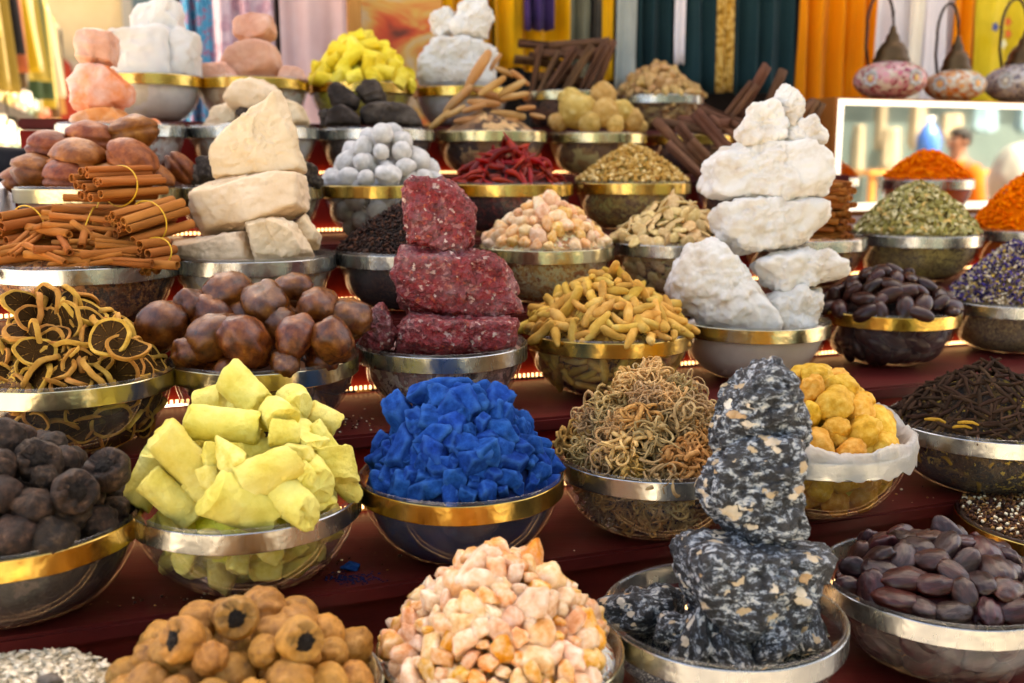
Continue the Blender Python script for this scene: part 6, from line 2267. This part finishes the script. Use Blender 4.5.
# =================================================================== LEFT: goods along the side of the lane
tb = tag(empty('side_table', W(-.375, 2.02, 0), YAW), 'table with a white cloth at the left edge behind the lemon slices', 'table')
tz = CAMZ - .035
twh = M('white_tablecloth', [(.3, '#c9ccd2'), (.7, '#dcdee0')], 4, .8, .3, 30, 0)
vs, fs = [], []
n = 60
rings = [(.0, tz, 0), (.16, tz, 0), (.185, tz - .006, 0), (.19, tz - .1, .012), (.2, tz - .3, .03), (.21, .6, .04)]
for q, z, am in rings:
    for i in range(n):
        a = 2 * PI * i / n
        rr = q * (1 + am * 3 * math.sin(9 * a)) / max(abs(math.cos(a)), abs(math.sin(a))) ** .75
        vs.append((rr * math.cos(a) * .8, rr * math.sin(a) * 1.3, z + (.004 * math.sin(5 * a) if z == tz else 0)))
for j in range(len(rings) - 1):
    for i in range(n):
        fs.append((j * n + i, j * n + (i + 1) % n, (j + 1) * n + (i + 1) % n, (j + 1) * n + i))
obj('tablecloth', mesh('tablecloth', vs, fs, twh), tb)
for sx in (-.1, .07):
    for sy in (-.18, .15):
        obj('leg', mesh('leg', *box(sx, sx + .03, sy, sy + .03, 0, tz - .012), wood, False), tb)
bgm = M('black_cloth', [(.3, '#0c0c0e'), (.7, '#1c1b1e')], 12, .8, .5, 40, 0)
hb = at_depth(15, 168, 2.0)
o = obj('black_bag', lump('black_bag', bgm, 4, 9, .7, 1, 10, (.062, .05, .045), [(14, .004, 'n'), (40, .0015, 'n')], 9), loc=(hb.x, hb.y, tz + .034), rot=(0, -.35, .3))
tag(o, 'crumpled black cloth bag lying on the white table at the left edge', 'bag')

UL = -.62
rack = tag(empty('garment_rack', W(UL, 5, 0), YAW + PI / 2), 'black metal clothes rack running away along the left side of the lane', 'rack')
dm = bpy.data.materials['dark_metal']
zr_ = 2.55
obj('rack_rail', mesh('rack_rail', *tube([(-1.3, 0, zr_), (3.8, 0, zr_)], .02, 10), dm), rack)
obj('shelf_rail', mesh('shelf_rail', *box(-1.3, 3.8, -.03, .03, 1.74, 1.785), dm, False), rack)
obj('shelf_rail', mesh('shelf_rail', *box(-1.3, 3.8, -.03, .03, 1.52, 1.56), dm, False), rack)
for x in (-1.28, .9, 3.78):
    obj('rack_post', mesh('rack_post', *box(x - .02, x + .02, -.02, .02, 0, zr_), dm, False), rack)
gc = ['#b9a880', '#94801c', '#93ae9e', '#9c8528', '#8f7a38', '#131114', '#8c4a2c', '#a0841c', '#4a3a24', '#a89870', '#8a7a34', '#34462e', '#a08a30', '#b4a88c', '#5c4228', '#a87a3c', '#a89a78', '#161416']
SL2 = ['long cream', 'mustard yellow', 'pale mint green', 'ochre yellow', 'olive brown', 'black', 'brick red', 'golden yellow', 'dark brown', 'sand coloured', 'olive green', 'dark green', 'dull yellow', 'ivory', 'chestnut brown', 'caramel', 'beige', 'charcoal black']
for i, (c_, nm_) in enumerate(zip(gc, SL2)):
    x = -1.2 + i * .28
    m = cloth_mat('scarf_' + nm_.replace(' ', '_'), c_)
    hgt = rnd.uniform(.45, .72)
    vs, fs = [], []
    n, mrow = 10, 14
    for j in range(mrow + 1):
        t = j / mrow
        for k in range(n + 1):
            q = k / n - .5
            vs.append((q * .2 * (1 + .3 * t) + .05 * t * math.sin(i * 2.1), .03 * math.sin(q * 12 + i) * (.4 + t) - .01, -hgt * t))
    for j in range(mrow):
        for k in range(n):
            a = j * (n + 1) + k
            fs.append((a, a + 1, a + n + 2, a + n + 1))
    o = obj('scarf', mesh('scarf', vs, fs, m), loc=rack.matrix_basis @ Vector((x, -.035, zr_ - .02)), rot=(0, rnd.uniform(-.08, .08), YAW + PI / 2 - .5))
    o.modifiers.new('thickness', 'SOLIDIFY').thickness = .006
    tag(o, nm_ + ' scarf hanging from the black rack at the far left', 'scarf', 'scarves hanging on the rack')
pc = ['#d2a07c', '#c8b878', '#d0785c', '#e0d2b0', '#9ab09a', '#c89a28', '#d8b8a0', '#b85a34', '#d6c89a', '#7a6a40', '#c8a878', '#d8d0c0']
PN = ['peach', 'straw', 'coral', 'ivory', 'sage green', 'mustard', 'blush pink', 'brick red', 'pale straw', 'olive', 'tan', 'off white']
kx = 0
for row_, z in ((0, 1.785), (1, 1.56)):
    for i in range(14):
        x = -1.2 + i * .36 + .1 * row_
        nm_ = PN[(i * 5 + row_ * 3) % 12]
        m = cloth_mat('bolt_' + nm_.replace(' ', '_'), pc[(i * 5 + row_ * 3) % 12])
        vs, fs = [], []
        hgt = rnd.uniform(.12, .17) if row_ else rnd.uniform(.1, .2)
        bm = bmesh.new()
        bmesh.ops.create_cube(bm, size=1)
        bmesh.ops.scale(bm, vec=(.3, .22, hgt), verts=bm.verts)
        bmesh.ops.bevel(bm, geom=list(bm.edges), offset=.03, segments=3, affect='EDGES')
        for v_ in bm.verts:
            v_.co += Vector((0, 0, .008 * noise.noise(v_.co * 14 + Vector((i, row_, 0)))))
        me = bpy.data.meshes.new('folded_textile')
        bm.to_mesh(me)
        bm.free()
        me.materials.append(m)
        o = obj('folded_textile', me, loc=rack.matrix_basis @ Vector((x, .06, z + hgt / 2 + .009)), rot=(0, 0, YAW + PI / 2))
        tag(o, nm_ + ' folded textile on the ' + ('lower' if row_ else 'upper') + ' shelf of the black rack', 'textile', 'folded textiles on the rack shelves')
# shelf boards
for z in (1.786, 1.561):
    obj('shelf', mesh('shelf', *box(-1.3, 3.8, .031, .3, z - .03, z - .001), wood, False), rack)
# lamp bulb glowing over the lane at the left
pb_ = at_depth(9, 133, 4.6)
bl = tag(empty('hanging_bulb', pb_), 'small warm glowing bulb hanging at the far left edge', 'light bulb')
obj('bulb_glass', ball('bulb_glass', M_emit('bulb_warm', '#ffc878', 2.2), 3, (.024, .024, .03)), bl)
obj('bulb_cord', mesh('bulb_cord', *tube([(0, 0, .028), (0, 0, 1.2)], .004, 6), dm), bl)
# end of the lane
ew = tag(empty('corner_shop', W(-1.2, 11, 0), YAW), 'sand coloured corner shop closing the lane at the far left', 'shop')
obj('wall', mesh('wall', *box(-3, 5, 0, .4, 0, 5.5), M('sand_plaster', [(.3, '#b9a47c'), (.7, '#cdb992')], 2, .85, .3, 20, 0), False), ew)
wn = obj('window', mesh('window', *box(1.1, 2.9, -.06, -.002, 2.2, 3.9), M_plain('window_frame', '#8e8a80', .5), False), ew)
obj('pane', mesh('pane', *box(1.2, 2.8, -.075, -.062, 2.3, 3.8), M_plain('pane_grey', '#4a5a5e', .15), False), wn)
obj('sign_board', mesh('sign_board', *box(-.6, .9, -.1, -.003, 2.1, 2.5), M_plain('sign_cream', '#d8c9a4', .5), False), ew)
aw = obj('shop_awning', mesh('shop_awning', *box(-2.6, 3.4, -1.1, -.11, 4.1, 4.16), c_cream, False), ew)
GC2 = [('#c89018', 'mustard robe at the end of the lane'), ('#e0d8cc', 'white robe at the end of the lane'), ('#9a3420', 'red robe at the end of the lane'), ('#d8801c', 'orange robe at the end of the lane'), ('#e4dccc', 'ivory robe by the grey window at the end of the lane')]
for i, (c_, nm_) in enumerate(GC2):
    vs, fs = [], []
    n = 20
    for j in range(9):
        t = j / 8
        wd = .14 + .12 * t if j else .06
        for k in range(n):
            a = 2 * PI * k / n
            rr = 1 + .1 * math.sin(5 * a + i)
            vs.append((wd * math.cos(a) * rr, .1 * math.sin(a) * rr, -.9 * t))
    for j in range(8):
        for k in range(n):
            fs.append((j * n + k, j * n + (k + 1) % n, (j + 1) * n + (k + 1) % n, (j + 1) * n + k))
    fs.append(tuple(range(n - 1, -1, -1)))
    o = obj('robe', mesh('robe', vs, fs, cloth_mat('robe_cloth', c_)), loc=W(-1.2, 11, 0) + Matrix.Rotation(YAW, 3, 'Z') @ Vector((-.55 + i * .5, -.35, 2.55 + .12 * (i % 2))), rot=(0, 0, YAW))
    tag(o, nm_, 'robe', 'robes hung at the end of the lane')

# crumbs on the steps
rg = random.Random(77)
for nm_, lab, n, m, spots_ in (('pale_crumbs', 'pale crumbs spilled on the dark red step around the front bowls', 150, chips_m, [(655, 548, 40, 8), (560, 560, 60, 8), (340, 420, 20, 6), (250, 600, 60, 4), (880, 505, 50, 6)]),
                               ('brown_crumbs', 'brown spice crumbs scattered over the dark red steps', 160, bpy.data.materials['brown_grain'], [(600, 555, 70, 8), (870, 500, 60, 8), (340, 560, 40, 8), (170, 600, 60, 6), (340, 425, 30, 8)])):
    V, Fc = [], []
    for i in range(n):
        sx, sy, dx, dy = spots_[i % len(spots_)]
        rw = 3 if sy < 440 else 2
        p = on_tread(sx + rg.gauss(0, dx), sy + rg.gauss(0, dy), rw, .001)
        u, v = uv(p)
        if not EDGE[rw][0] + .004 < v < EDGE[rw + 1][0] - .006:
            continue
        vs, fs = grain_piece(.0016, .0012, .001, rg)
        sc_ = rg.uniform(.5, 1.5)
        o_ = len(V)
        V += [Vector(q) * sc_ + p for q in vs]
        Fc += [tuple(k_ + o_ for k_ in f) for f in fs]
    tag(obj(nm_, mesh(nm_, V, Fc, m)), lab, 'crumbs', kind='stuff')
